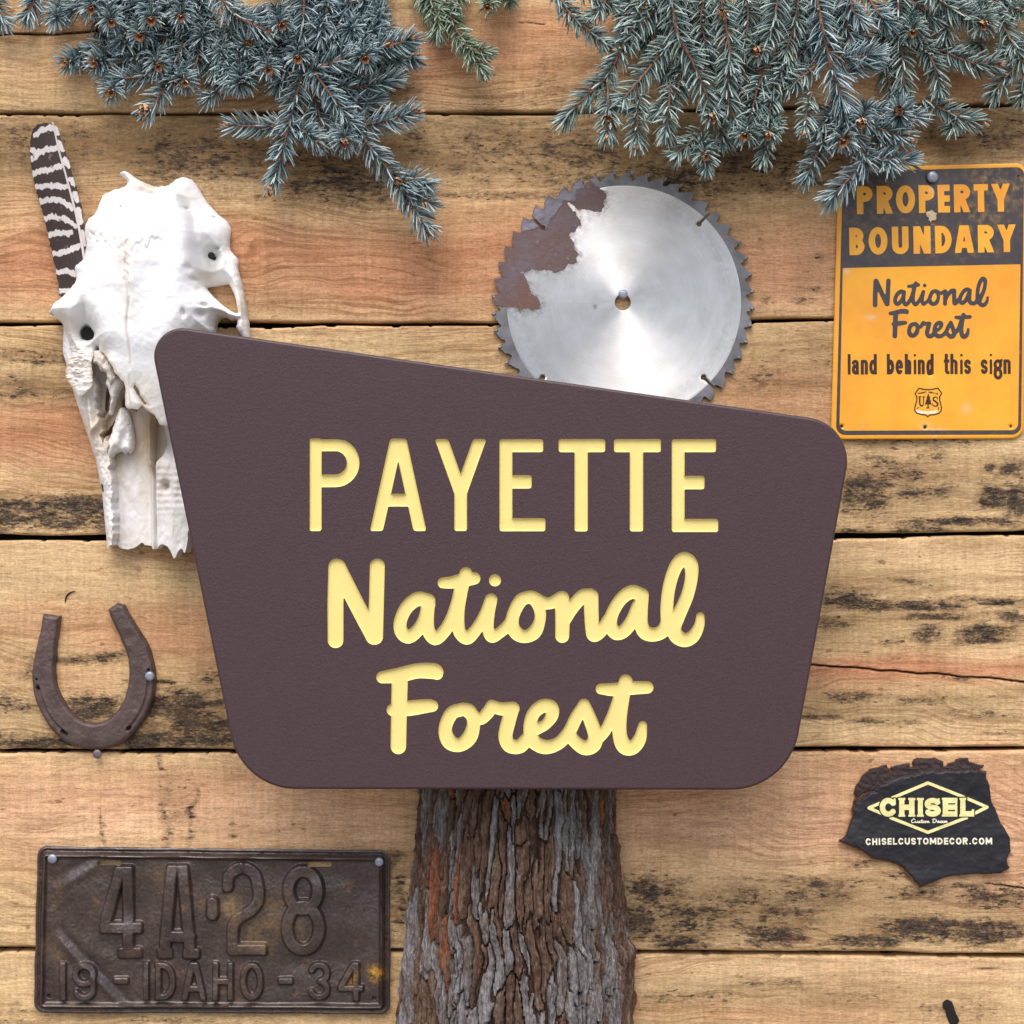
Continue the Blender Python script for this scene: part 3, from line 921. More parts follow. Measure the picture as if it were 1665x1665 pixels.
def build_trunk():
    k = kk(80)
    vs = np.arange(940, 1700, 2.0)
    vs = np.concatenate([vs, np.arange(1700, 2415, 12.0)])
    Lp = [(940, 690), (1290, 682), (1350, 677), (1420, 669), (1500, 661), (1600, 656), (1665, 652), (2420, 640)]
    Rp = [(940, 990), (1290, 1000), (1380, 1003), (1450, 1011), (1535, 1019), (1555, 1031), (1600, 1030), (1665, 1026), (2420, 1045)]
    lu = np.interp(vs, *zip(*Lp)); ru = np.interp(vs, *zip(*Rp))
    nt = 330
    th = np.linspace(0, math.pi, nt)          # half log, flat side to the wall
    TH, VV = np.meshgrid(th, vs)
    cu = ((lu + ru) / 2)[:, None]; hw = ((ru - lu) / 2)[:, None]
    arc = TH * 165
    aw = arc + (fbm(arc / 60, VV / 150, 11, 3) - .5) * 34 + (fbm(arc / 9, VV / 26, 14, 3) - .5) * 6 + (VV - 1300) * .05 * np.sin(VV / 170.)
    vw = VV + (fbm(arc / 14, VV / 70, 12, 4) - .5) * 190
    SA, SV = 14.0, 115.0
    x, y = aw / SA, vw / SV
    ix, iy = np.floor(x).astype(int), np.floor(y).astype(int)
    F1 = np.full(x.shape, 9.); F2 = np.full(x.shape, 9.); ID = np.zeros(x.shape, np.int64)
    for a in (-1, 0, 1):
        for b in (-1, 0, 1):
            cx, cy = ix + a, iy + b
            px = cx + .5 + (hsh(cx, cy, 21) - .5) * .8; py = cy + .5 + (hsh(cx, cy, 22) - .5) * .9
            d = np.hypot(x - px, (y - py) * 1.0)
            idn = (cx + 500) * 4000 + cy + 500
            n1 = d < F1
            F2 = np.where(n1, F1, np.minimum(F2, d)); ID = np.where(n1, idn, ID); F1 = np.where(n1, d, F1)
    G = F2 - F1
    ridge = (fbm(aw / 26, VV / 170, 31, 3) - .5) * 30 + (fbm(aw / 8, VV / 60, 32, 3) - .5) * 9
    cid = (hsh(ID // 4000, ID % 4000, 40))
    b_dep = 92.0
    fade = np.sin(TH) ** .6
    core_r = ridge * .85 - 6.5

    def pos(rad):
        uu = cu - np.cos(TH) * (hw + rad)
        dd = 6 + np.sin(TH) * (b_dep + rad * 1.0)
        return np.stack([(uu - 832.5) * S * k, -dd * S, np.maximum(ZC + (832.5 - VV) * S * k, 0)], -1)
    root = empty('tree_trunk', (float((cu[0, 0] - 832.5) * S * k), 0, 0))
    tag(root, 'shaggy barked tree trunk standing under the big brown sign', 'tree trunk')
    L = np.array(root.location)
    m, n = VV.shape
    i, j = np.meshgrid(np.arange(m - 1), np.arange(n - 1), indexing='ij')
    a = i * n + j
    quads = np.stack([a, a + n, a + n + 1, a + 1], -1)
    # core, closed by a flat back and a cut top
    cp = pos(core_r)[::3, ::3]; mm, nn = cp.shape[:2]
    i2, j2 = np.meshgrid(np.arange(mm - 1), np.arange(nn - 1), indexing='ij'); a2 = (i2 * nn + j2).ravel()
    F = [np.stack([a2, a2 + nn, a2 + nn + 1, a2 + 1], 1)]
    r = np.arange(mm - 1) * nn
    F.append(np.stack([r, r + nn - 1, r + 2 * nn - 1, r + nn], 1))
    F.append(np.arange(nn)[None, :])
    put('trunk', make_mesh('trunk', cp.reshape(-1, 3) - L, F, M['bark_core'], angle=0), root)
    # separate plates of bark
    lift = np.clip(G / .45, 0, 1) ** .55
    cell_mid_id = ID[:-1, :-1]
    qG = np.minimum(np.minimum(G[:-1, :-1], G[1:, :-1]), np.minimum(G[:-1, 1:], G[1:, 1:]))
    same = (ID[:-1, :-1] == ID[1:, :-1]) & (ID[:-1, :-1] == ID[:-1, 1:]) & (ID[:-1, :-1] == ID[1:, 1:])
    rag = vn(aw[:-1, :-1] / 5, VV[:-1, :-1] / 12, 55) * .09
    okq = same & (qG > .004 + rag) & (VV[:-1, :-1] < 1700) & (VV[:-1, :-1] > 1235)
    plate_h = ridge * 1.0 + (cid - .35) * 8 * lift + lift * 4 + (fbm(aw / 3.4, VV / 34, 61, 4) - .5) * 10 + (fbm(aw / 1.9, VV / 9, 63, 2) - .5) * 3.5 + (fbm(aw / 8, VV / 10, 62, 3) - .5) * 4
    pp = pos(plate_h)
    under = pos(np.minimum(plate_h - 5, core_r - 2))
    grey_mask = fbm(arc / 70, VV / 190, 77, 3)
    ids = np.unique(cell_mid_id[okq])
    cnt = 0
    for c in ids:
        sel = biggest(okq & (cell_mid_id == c))
        if sel.sum() < 24: continue
        q = quads[sel]
        vid, inv = np.unique(q.ravel(), return_inverse=True)
        q2 = inv.reshape(-1, 4); nv = len(vid)
        vt = pp.reshape(-1, 3)[vid]; vu = under.reshape(-1, 3)[vid]
        e = np.concatenate([q2[:, [0, 1]], q2[:, [1, 2]], q2[:, [2, 3]], q2[:, [3, 0]]])
        key = e[:, 0].astype(np.int64) * nv + e[:, 1]; rev = e[:, 1].astype(np.int64) * nv + e[:, 0]
        bd = e[~np.isin(key, rev)]
        sq = np.stack([bd[:, 1], bd[:, 0], bd[:, 0] + nv, bd[:, 1] + nv], 1)
        h = float(hsh(np.array([c // 4000]), np.array([c % 4000]), 90)[0])
        gm = float(grey_mask[:-1, :-1][sel].mean()); uc = float(arc[:-1, :-1][sel].mean()) / 518
        h2 = h + (gm - .5) * .9 + (uc - .45) * .2
        mat = M['bark_orange'] if (h > .9 or (uc > .95 and h > .5)) else (M['bark_grey'] if h2 > .42 else M['bark_brown'])
        ctr = vt.mean(0)
        me = make_mesh('bark_plate', np.concatenate([vt, vu]) - ctr, [q2, sq], mat, angle=45)
        put('bark_plate', me, root, ctr - L); cnt += 1
    print('bark plates', cnt)


# ------------------------------------------------------------------ the big routed sign
def arc_pts(cx, cy, rx, ry, a0, a1, n=14):
    return [(cx + rx * math.cos(math.radians(a0 + (a1 - a0) * i / n)), cy + ry * math.sin(math.radians(a0 + (a1 - a0) * i / n))) for i in range(n + 1)]


def box(u0, v0, u1, v1, r=0.0):
    def f(U, V):
        dx = np.abs(U - (u0 + u1) / 2) - ((u1 - u0) / 2 - r); dy = np.abs(V - (v0 + v1) / 2) - ((v1 - v0) / 2 - r)
        return np.hypot(np.maximum(dx, 0), np.maximum(dy, 0)) + np.minimum(np.maximum(dx, dy), 0) - r
    f.bbox = (u0, v0, u1, v1)
    return f


# handwriting, read on enlargements of the photograph: 'National'
Z6 = lambda p: zc(p, 500, 880, 4.757)
Z7 = lambda p: zc(p, 820, 880, 4.757)
Z8 = lambda p: zc(p, 590, 1060, 3.398)
NATIONAL = [
    Z6([(224, 198, 63), (216, 480, 62), (217, 765, 61)]), Z6([(232, 200, 64), (375, 480, 62), (512, 738, 62)]), Z6([(540, 192, 58), (533, 470, 58), (522, 738, 62)]),
]
ATIONAL = [catmull(p, 5) for p in [
    Z6([(935, 460, 54), (850, 447, 56), (765, 515, 52), (718, 620, 50), (726, 700, 52), (780, 738, 54), (850, 690, 50), (905, 600, 50), (935, 490, 54)]),
    Z6([(935, 460, 54), (926, 590, 52), (935, 690, 52), (985, 752, 52), (1050, 705, 50), (1115, 600, 50), (1165, 460, 52), (1195, 340, 55), (1225, 250, 50)]),
    Z6([(1190, 380, 50), (1165, 520, 52), (1165, 650, 50), (1185, 715, 50), (1235, 748, 52), (1290, 700, 48), (1350, 610, 46), (1395, 520, 48), (1420, 452, 49)]),
    Z6([(1420, 452, 49), (1400, 560, 48), (1396, 670, 46), (1425, 737, 48), (1490, 705, 44), (1550, 650, 46), (1590, 590, 46)]),
    Z6([(1048, 322, 42), (1120, 318, 48), (1220, 295, 55), (1290, 287, 48)]),
    Z7([(200, 432, 46), (130, 455, 52), (72, 560, 50), (62, 650, 52), (100, 715, 54), (165, 737, 50), (235, 700, 54), (275, 610, 44), (272, 520, 46), (225, 438, 50), (180, 430, 46)]),
    Z7([(225, 440, 54), (335, 482, 46), (440, 440, 54)]),
    Z7([(446, 440, 56), (450, 600, 56), (448, 732, 54)]),
    Z7([(465, 610, 50), (520, 520, 52), (600, 430, 54), (662, 420, 56)]),
    Z7([(670, 425, 58), (674, 560, 56), (680, 670, 54), (695, 725, 54), (750, 690, 50), (810, 600, 48)]),
    Z7([(1065, 415, 52), (985, 392, 54), (900, 450, 50), (835, 560, 50), (822, 650, 52), (865, 712, 52), (930, 690, 52), (990, 610, 52), (1035, 500, 50)]),
    Z7([(1066, 415, 52), (1055, 540, 55), (1058, 640, 54), (1090, 705, 56), (1160, 722, 54), (1230, 690, 54), (1268, 610, 52)]),
    Z7([(1262, 640, 52), (1258, 500, 50), (1278, 340, 50), (1325, 200, 52), (1385, 138, 55), (1440, 175, 56), (1448, 275, 50), (1415, 420, 50), (1345, 580, 54), (1312, 670, 56), (1335, 735, 58), (1400, 765, 54), (1465, 730, 50), (1508, 650, 40), (1516, 580, 32)]),
]]
I_DOT = [Z6([(1450, 302, 47)])]
FOREST = [catmull(p, 5) for p in [
    Z8([(108, 140, 34), (200, 128, 42), (300, 105, 42), (392, 106, 44), (410, 120, 34)]), Z8([(204, 150, 45), (200, 300, 44), (196, 522, 43)]),
    Z8([(165, 320, 34), (260, 310, 43), (360, 298, 37), (385, 298, 32)]),
    Z8([(555, 316, 36), (490, 340, 38), (455, 425, 37), (478, 495, 42), (535, 514, 38), (590, 470, 42), (612, 390, 36), (590, 328, 38), (550, 316, 36)]),
    Z8([(585, 330, 38), (645, 372, 32), (690, 335, 36), (712, 298, 34)]),
    Z8([(712, 296, 32), (760, 314, 36), (828, 312, 38)]), Z8([(826, 314, 38), (800, 400, 40), (788, 470, 39), (812, 517, 40), (868, 520, 40), (915, 470, 36)]),
    Z8([(960, 425, 34), (1010, 400, 30), (1045, 350, 36), (1040, 305, 38), (990, 300, 38), (940, 345, 36), (924, 420, 37), (940, 490, 40), (1005, 525, 40), (1080, 505, 36), (1140, 440, 36), (1180, 360, 36), (1222, 295, 34)]),
    Z8([(1222, 292, 34), (1258, 380, 38), (1284, 460, 40), (1272, 512, 44), (1225, 530, 40), (1172, 495, 36), (1140, 450, 34)]),
    Z8([(1285, 490, 34), (1335, 440, 32), (1382, 350, 34), (1425, 240, 38)]),
    Z8([(1452, 162, 38), (1432, 260, 40), (1418, 370, 40), (1420, 460, 40), (1445, 520, 44), (1490, 528, 40), (1530, 480, 36), (1546, 405, 24)]),
    Z8([(1316, 204, 30), (1380, 208, 36), (1470, 200, 38), (1572, 196, 34)]),
]]


def payette():
    t = 20.6; h = t / 2; v0, v1 = 713.0, 863.4
    out = []

    def add(strokes, clip, r=4.2):
        out.append(both(sd_strokes(strokes, h), clip, r))
    x = 502.3
    add([[(x + h, v0 - 20), (x + h, v1 + 20)], [(x + h + 4, v0 + h), (544.9, v0 + h)] + arc_pts(544.9, 752.4, 29.4, 29.4, -90, 90) + [(x + h + 4, 781.8)]], box(x, v0, 590, v1, .1))
    add([[(651.6 + 0, v0 - 30), (605.5, 893)], [(643.6, v0 - 30), (689.3, 893)], [(625, 813.2), (670, 813.2)]], box(596, v0, 700, v1, .1))
    add([[(708.5, v0 - 25), (749, 801)], [(789.5, v0 - 25), (749, 801)], [(749, 795), (749, v1 + 20)]], box(700, v0 + .8, 800, v1, .1))
    Z = lambda a: 790 + a / 4.1625
    for (l, r, mr, b0) in ((92, 403, 310, 0), (1258, 1573, 1480, 1.2)):
        L, R = Z(l), Z(r); vt, vb = 714.2, 863.8 + b0
        e = union(box(L, vt, L + 21, vb, 4), box(L, vt, Z(r - 15), vt + 21, 4), box(L, 772.5 + b0, Z(mr), 794.3 + b0, 4), box(L, vb - 21.3, R, vb, 4))
        out.append(e)
    for (l, r, sl, sr) in ((492, 808, 600, 690), (867, 1185, 974, 1065)):
        out.append(union(box(Z(l), 714, Z(r), 735.2, 4), box(Z(sl), 716, Z(sr), 864, 4)))
    # order P A Y E T T E
    return [out[0], out[1], out[2], out[3], out[5], out[6], out[4]]


def build_sign():
    d_back, d_front = 152.0, 184.0
    k = kk(d_front)
    corners = [(237.5, 524.2), (1390.5, 689.3), (1282.5, 1285.0), (392.3, 1283.2)]
    radii = [46, 72, 112, 108]
    root = empty('routed_sign', P(820, 1284, d_back, k))
    tag(root, 'large tilted brown sign with carved yellow lettering mounted on the trunk', 'sign')
    L = np.array(root.location)
    letters = payette() + [sd_strokes(NATIONAL), sd_strokes(ATIONAL), sd_strokes(I_DOT), sd_strokes(FOREST)]
    # pixels were read at the sign's own distance, so one scale serves the whole sign
    outline = fillet(corners, radii, 24)
    O = np.array(outline)
    nx = np.roll(O, -1, 0) - np.roll(O, 1, 0); nx = np.stack([-nx[:, 1], nx[:, 0]], 1); nx /= np.linalg.norm(nx, axis=1)[:, None]
    if ((O + nx - O.mean(0)) ** 2).sum() < ((O - O.mean(0)) ** 2).sum(): nx = -nx
    prof = [(-4.2, d_front), (-2.5, d_front - .5), (-1.0, d_front - 1.7), (-.2, d_front - 3.4), (0, d_front - 5), (0, d_back + 3), (-1, d_back)]
    V = []
    for off, d in prof:
        for p in O + nx * off:
            V.append(P(p[0], p[1], d, k))
    n = len(O); F = []
    for r_ in range(len(prof) - 1):
        for i in range(n):
            F.append((r_ * n + i, (r_ + 1) * n + i, (r_ + 1) * n + (i + 1) % n, r_ * n + (i + 1) % n))
    F = np.array(F)
    front = [Vector((p[0], p[1])) for p in O - nx * 4.2]
    verts = list(front); edges = [(i, (i + 1) % n) for i in range(n)]
    for f in letters:
        for lp in contours(f, 1.2):
            lp = lp[::2] if len(lp) > 60 else lp
            b = len(verts); verts += [Vector(p) for p in lp]; m = len(lp)
            edges += [(b + i, b + (i + 1) % m) for i in range(m)]
    res = delaunay_2d_cdt(verts, edges, [], 2, 1e-4)
    v2 = [P(p[0], p[1], d_front, k) for p in res[0]]
    tri = np.array([f for f in res[2] if len(f) == 3])
    A = np.array(v2)
    px = np.array([tuple(p) for p in res[0]]); cen = px[tri].mean(1)
    keep = np.ones(len(tri), bool)
    for f in letters:
        keep &= f(cen[:, 0][None, :], cen[:, 1][None, :])[0] > -0.02
    tri = tri[keep]
    nr = np.cross(A[tri[:, 1]] - A[tri[:, 0]], A[tri[:, 2]] - A[tri[:, 0]])[:, 1]
    tri = np.where((nr > 0)[:, None], tri[:, ::-1], tri)
    # orient the rim outwards
    Vn = np.array(V)
    f0 = F[3 * n]; nrm = np.cross(Vn[f0[1]] - Vn[f0[0]], Vn[f0[2]] - Vn[f0[0]]); ctr = Vn.mean(0)
    if nrm @ (Vn[f0[0]] - ctr) < 0: F = F[:, ::-1]
    b = len(V)
    backf = np.arange((len(prof) - 1) * n, len(prof) * n)[None, :]
    me = make_mesh('board', np.concatenate([Vn, A]) - L, [F, tri + b, backf], M['board'], angle=35)
    put('board', me, root)
    depth = 4.4

    def chan(U, V, SD):
        s = np.clip(-SD / 1.9, 0, 1)
        return d_front - .15 - depth * np.sqrt(1 - (1 - s) ** 2) ** .8
    names = ['letter'] * 7 + ['letter', 'lettering', 'dot', 'lettering']
    for nm, f in zip(names, letters):
        relief(nm, f, 1.0, chan, d_front - depth - 6, M['core'], root, k, angle=70)
# ------------------------------------------------------------------ nails
def nail(u, v, d_head, r, label, mat='nail', length=34):
    k = kk(d_head)
    q = r * S
    V, F = lathe([(0.0001, d_head * S + q * .34), (q * .45, d_head * S + q * .33), (q * .8, d_head * S + q * .26), (q, d_head * S + q * .08), (q, d_head * S - q * .12), (q * .42, d_head * S - q * .2),
                  (q * .4, -length * S)], 20)
    F.append(np.arange(6 * 20, 7 * 20)[None, ::-1])
    x, y, z = P(u, v, 0, k)
    o = put('nail', make_mesh('nail', V, F, M[mat], angle=50), None, (x, y, z))
    tag(o, label, 'nail', 'nails in the plank wall')
    return o


# ------------------------------------------------------------------ skull
def build_skull():
    A = lambda p: zc(p, 20, 180, 3.964)
    B = lambda p: zc(p, 20, 500, 3.964)
    k = kk(38)
    root = empty('animal_skull', P(250, 590, 0, k))
    tag(root, 'bleached white deer skull with broken nose, partly behind the brown sign', 'skull')
    top_out = A([(660, 515), (690, 505), (715, 522), (780, 518), (860, 528), (920, 535), (962, 515), (1000, 478), (1035, 435), (1065, 415), (1095, 410), (1140, 428), (1182, 480), (1215, 540),
                 (1262, 600), (1310, 650), (1365, 695), (1393, 742), (1390, 800), (1388, 865), (1408, 905), (1438, 940), (1440, 985), (1452, 1050), (1472, 1110), (1485, 1190), (1498, 1260), (1504, 1320),
                 (1518, 1440), (1500, 1470), (1470, 1440), (1442, 1395), (1452, 1345), (1400, 1345), (1372, 1326), (1335, 1332), (1312, 1362), (1300, 1395), (1290, 1440)]) + \
        B([(1180, 250), (1150, 700), (1080, 760), (1000, 770), (975, 735), (945, 700), (905, 672), (880, 640), (868, 648), (845, 668), (815, 660), (790, 662), (772, 640), (770, 590), (775, 545), (765, 500), (742, 480),
           (735, 465), (712, 440), (690, 395), (655, 345), (625, 315), (585, 290), (570, 262), (556, 300), (550, 370), (555, 430), (560, 500), (535, 540), (490, 580), (455, 575), (425, 530), (395, 500), (378, 470),
           (372, 420), (398, 345), (400, 318), (388, 285), (372, 240), (358, 185), (338, 130), (318, 95), (296, 78), (268, 45), (246, 15)]) + \
        A([(245, 1320), (262, 1272), (300, 1232), (345, 1195), (395, 1150), (425, 1100), (418, 1050), (415, 1015), (440, 990), (470, 960), (480, 925), (472, 870), (458, 800), (455, 740), (480, 685), (520, 655), (545, 600), (585, 545), (630, 530)])
    hole = A([(1240, 1132), (1270, 1122), (1312, 1115), (1360, 1108), (1382, 1108), (1408, 1150), (1432, 1200), (1448, 1262), (1450, 1305), (1405, 1288), (1345, 1245), (1295, 1200), (1262, 1165)])
    hole2 = B([(835, 510), (850, 530), (870, 585), (905, 625), (915, 640), (890, 635), (862, 600), (838, 560), (822, 530)])
    f_out = rough(sd_poly(catmull(top_out, 2, True)), 1.3, 7, 5)
    f_top = cut(f_out, sd_poly(catmull(hole, 3, True)), rough(sd_poly(hole2), 1.5, 4, 6),
                sd_strokes([A([(500, 1442, 33), (512, 1450, 26)])]), sd_strokes([A([(1287, 938, 13)])]))
    b1 = f_out

    def top_h(U, V, SD):
        e = np.clip(-SD, 0, None)
        x = (U - 20) * 3.964; y = (V - 180) * 3.964
        s = np.clip(e / 46, 0, 1); rnd = np.sqrt(1 - (1 - s) ** 2)
        # broad form: high brow, falling to the nape and to the nose, falling sideways
        cx = 815 + (y - 800) * .0
        lat = np.clip(np.abs(x - cx) / 560, 0, 1.4)
        base = np.interp(y, [430, 560, 800, 1150, 1450, 1800, 2100, 2450], [72, 92, 112, 121, 118, 106, 97, 90]) - 46 * lat ** 2.0
        h = 18 + (base - 18) * (.35 + .65 * rnd)
        thin = sstep(30, 8, e) * 0
        # temporal planes either side of the braincase
        lx = np.interp(y, [500, 560, 740, 960], [640, 590, 545, 470])
        h -= 26 * sstep(0, -60, x - lx - 25) * sstep(1010, 900, y)
        rx = np.interp(y, [480, 560, 700, 850, 1000, 1150, 1250], [1000, 1110, 1160, 1185, 1200, 1225, 1290])
        rside = sstep(-60, 80, x - rx)
        h -= 27 * rside * sstep(1260, 1100, y)
        h -= 8 * np.exp(-((x - rx - 18) / 26) ** 2) * sstep(1250, 1050, y)
        h += 14 * gauss(x, y, 1080, 520, 70, 110, -25)
        h += 9 * gauss(x, y, 1330, 800, 110, 60, 50)
        h -= 22 * gauss(x, y, 1275, 1060, 75, 80)
        # cheek bar and brow bars bow outwards
        h += 16 * gauss(x, y, 1450, 1050, 60, 120, -12)
        h += 10 * gauss(x, y, 1330, 1260, 90, 40, 35)
        # forehead: two shallow dishes, raised brow rims, centre seam
        h -= 9 * gauss(x, y, 950, 1150, 90, 190) + 7 * gauss(x, y, 640, 1180, 90, 200)
        h += 7 * gauss(x, y, 805, 1000, 60, 200)
        h += 12 * gauss(x, y, 330, 1290, 90, 70) + 9 * gauss(x, y, 440, 1190, 60, 80, 30)
        h -= 15 * gauss(x, y, 497, 1340, 26, 90, 8) + 9 * gauss(x, y, 505, 1430, 46, 46)
        h -= 3.2 * np.exp(-((x - 803 - 8 * np.sin(y / 60)) / 8) ** 2) * sstep(880, 1000, y)
        sy = 850 + 60 * np.cos((x - 800) / 260 * 2.6) * 0 - 80 * (np.abs(x - 800) / 240) ** 2 + 60 + 22 * np.sin(x / 13.) + 16 * np.sin(x / 7.3 + 1)
        h -= 1.6 * np.exp(-((y - sy) / 12) ** 2) * (np.abs(x - 800) < 270)
        for (a, b_, c, d_) in ((1168, 1035, 22, 26), (1190, 1105, 16, 16), (1216, 1165, 12, 18), (1262, 1268, 20, 12), (1240, 1330, 26, 22), (1140, 1330, 14, 24), (1320, 886, 16, 7), (740, 650, 7, 7), (1140, 648, 9, 9), (1295, 680, 10, 6)):
            h -= 9 * gauss(x, y, a, b_, c, d_)
        # crumbly tear-bone below the left eye
        cr = gauss(x, y, 455, 1640, 110, 170)
        h += cr * ((fbm(x / 40, y / 16, 70, 4) - .5) * 16 - 14)
        h -= 10 * gauss(x, y, 450, 1788, 40, 20)
        h += (fbm(x / 70, y / 70, 71, 3) - .5) * 3.2 + (fbm(x / 16, y / 24, 72, 3) - .5) * .5
        # edge thickness tapers to a thin rim round the broken nose
        nose = sstep(1500, 1640, y)
        h = h * (1 - nose) + nose * (np.interp(y, [1500, 1800, 2100, 2450], [112, 104, 97, 90]) - 34 * lat ** 2 - 7 * (1 - s) ** 2 + cr * ((fbm(x / 40, y / 16, 70, 4) - .5) * 15 - 10) + (fbm(x / 16, y / 24, 72, 3) - .5) * .6)
        return h

    def top_b(U, V, SD):
        y = (V - 180) * 3.964
        nose = sstep(1480, 1620, y)
        T = top_h(U, V, SD)
        e = np.clip(-SD / 30, 0, 1)
        return (1 - nose) * np.minimum(T - 4, 6 + 20 * (1 - e) * 0) + nose * (T - 5)

    def suture(U, V, SD):
        x = (U - 20) * 3.964; y = (V - 180) * 3.964
        sy = 910 - 80 * (np.abs(x - 800) / 240) ** 2 + 22 * np.sin(x / 13.) + 16 * np.sin(x / 7.3 + 1)
        s1 = .55 * np.exp(-((y - sy) / 9) ** 2) * (np.abs(x - 800) < 270) * sstep(.3, .55, vn(x / 30, y / 30, 8))
        s2 = .5 * np.exp(-((x - 803 - 8 * np.sin(y / 60)) / 7) ** 2) * sstep(1000, 1250, y) * sstep(.25, .5, vn(x / 30, y / 60, 9))
        s3 = .6 * np.exp(-((x - 797 - 14 * np.sin(y / 9)) / 9) ** 2) * (y > 880) * (y < 1150) * sstep(.35, .6, vn(x / 20, y / 20, 19))
        return np.maximum(np.maximum(s1, s2), s3)

    def age_shade(U, V, SD):
        x = (U - 20) * 3.964; y = (V - 180) * 3.964
        a = .35 * gauss(x, y, 780, 960, 60, 140) + .5 * gauss(x, y, 900, 545, 120, 25) + .5 * gauss(x, y, 1480, 1250, 50, 160) + .45 * gauss(x, y, 1250, 1070, 60, 40) + .45 * gauss(x, y, 450, 1660, 120, 160) + .25 * gauss(x, y, 380, 1400, 80, 80)
        a = a + .6 * sstep(1500, 1700, y) * sstep(-6, 0, SD) + .5 * gauss(x, y, 640, 1590, 30, 60)
        return np.clip(a, 0, 1)
    at = {'suture': suture, 'age_shade': age_shade}
    zero = {'suture': lambda U, V, SD: 0 * U, 'age_shade': lambda U, V, SD: np.clip(.1 + .5 * (fbm(U / 14, V / 30, 44, 3) - .45) + .75 * gauss(U, V, 200, 690, 50, 70) + .5 * gauss(U, V, 248, 700, 14, 90), 0, 1)}  # brown blobs put the cavity shade into the colour; the rest is mottled ageing
    relief('cranium', f_top, 1.25, top_h, top_b, M['bone'], root, k, attrs=at, angle=55)
    relief('foramen_shade', sd_strokes([A([(505, 1445, 42)])]), 1.2, 62, 55, M['hole'], root, k)  # both dark plates stand for the shade inside the hollow skull
    relief('foramen_shade', sd_strokes([A([(1287, 938, 22)])]), 1.2, 46, 42, M['hole'], root, k)
    # nape spur behind the braincase
    sp = A([(700, 415), (722, 398), (745, 396), (790, 430), (830, 455), (880, 478), (940, 495), (1000, 500), (1010, 600), (700, 600), (690, 520), (738, 492), (748, 470), (730, 440)])
    relief('nape_spur', rough(sd_poly(catmull(sp, 3, True)), .8, 5, 9), 1.25, lambda U, V, SD: 44 + 22 * np.sqrt(1 - (1 - np.clip(-SD / 11, 0, 1)) ** 2) + (fbm(U / 9, V / 9, 3, 3) - .5) * 5, 30, M['bone'], root, k,
           attrs={'suture': zero['suture'], 'age_shade': lambda U, V, SD: .25 + .4 * gauss(U, V, 246, 306, 20, 12)})
    # upper jaw seen through the broken nose: outer walls, floor and scrolls
    jaw = B([(318, 110), (310, 190), (308, 280), (330, 380), (350, 450), (370, 520), (420, 640), (455, 770), (490, 885), (525, 985), (545, 1080), (568, 1200), (588, 1360), (596, 1515), (625, 1545), (650, 1528), (672, 1535), (690, 1552),
             (745, 1560), (790, 1540), (832, 1512), (845, 1530), (895, 1540), (905, 1558), (940, 1555), (970, 1525), (1000, 1530), (1035, 1565), (1062, 1616), (1085, 1570), (1110, 1550), (1126, 1588), (1142, 1530), (1150, 1440),
             (1190, 1300), (1150, 950), (1100, 600), (1000, 480), (820, 360), (640, 250), (520, 200), (400, 130)])
    slit1 = B([(600, 500), (622, 470), (632, 500), (612, 600), (608, 660), (592, 695), (578, 650), (585, 570)])
    slit2 = B([(690, 655), (700, 640), (680, 700), (640, 780), (612, 850), (605, 885), (592, 850), (575, 825), (610, 780), (655, 715)])
    cav = B([(918, 700), (940, 712), (958, 790), (975, 880), (968, 950), (935, 990), (918, 1015), (912, 900), (910, 790)])
    dk = B([(770, 560), (800, 640), (790, 662), (760, 640), (735, 600), (705, 640), (700, 590), (730, 520)])
    f_jaw = cut(rough(sd_poly(catmull(jaw, 2, True)), 1.0, 6, 15), rough(sd_poly(slit1), 1, 5, 2), rough(sd_poly(slit2), 1, 5, 3), sd_strokes([B([(585, 1150, 14), (590, 1180, 12)])]))

    def jaw_h(U, V, SD):
        x = (U - 20) * 3.964; y = (V - 500) * 3.964
        lx = np.interp(y, [100, 280, 500, 770, 985, 1200, 1515], [310, 308, 365, 455, 525, 568, 596])
        e = x - lx
        s = np.clip(e / 90, 0, 1)
        h = np.interp(y, [100, 500, 900, 1560], [26, 40, 52, 50]) * np.sqrt(1 - (1 - s) ** 2) + 12
        # inner trough right of the wall
        wall_r = np.interp(y, [200, 500, 700, 900, 1000, 1200, 1540], [420, 540, 565, 640, 640, 655, 660])
        wr = wall_r + 14 * (vn(y / 26, y * 0, 4) - .5) * 2
        inn = sstep(0, 14, x - wr)
        h = h * (1 - inn) + inn * (20 + 9 * np.cos((x - 770) / 130 * 1.3))
        # septum ridge, right wall with its ribs
        h += 26 * np.exp(-((x - 893) / 20) ** 2) * sstep(650, 760, y) * sstep(1080, 980, y)
        h += 15 * np.exp(-((x - 905) / 16) ** 2) * sstep(980, 1020, y)
        rw = sstep(915, 945, x - (y - 1200) * .02) * sstep(840, 1010, y)
        h = h * (1 - rw) + rw * (56 + .5 * np.sin(y / 7.) * sstep(1400, 1250, y) - 22 * gauss(x, y, 1000, 1150, 22, 30) + 7 * sstep(1030, 1060, x - (1200 - y) * .05))
        h -= 60 * sd_in(cav, U, V)
        h -= 26 * sd_in(dk, U, V)
        # left inner wall strands
        h += 14 * np.exp(-((x - 520 - (y - 640) * .12) / 22) ** 2) * sstep(420, 520, y) * sstep(900, 760, y)
        h += 12 * np.exp(-((x - 690 + (y - 560) * .62) / 20) ** 2) * sstep(500, 560, y) * sstep(840, 760, y)
        h -= 10 * gauss(x, y, 445, 515, 34, 16)
        h += (fbm(x / 60, y / 110, 81, 3) - .5) * 6 + (fbm(x / 14, y / 20, 82, 3) - .5) * (1.0 + 3.5 * (1 - inn))
        return np.maximum(h, 9)
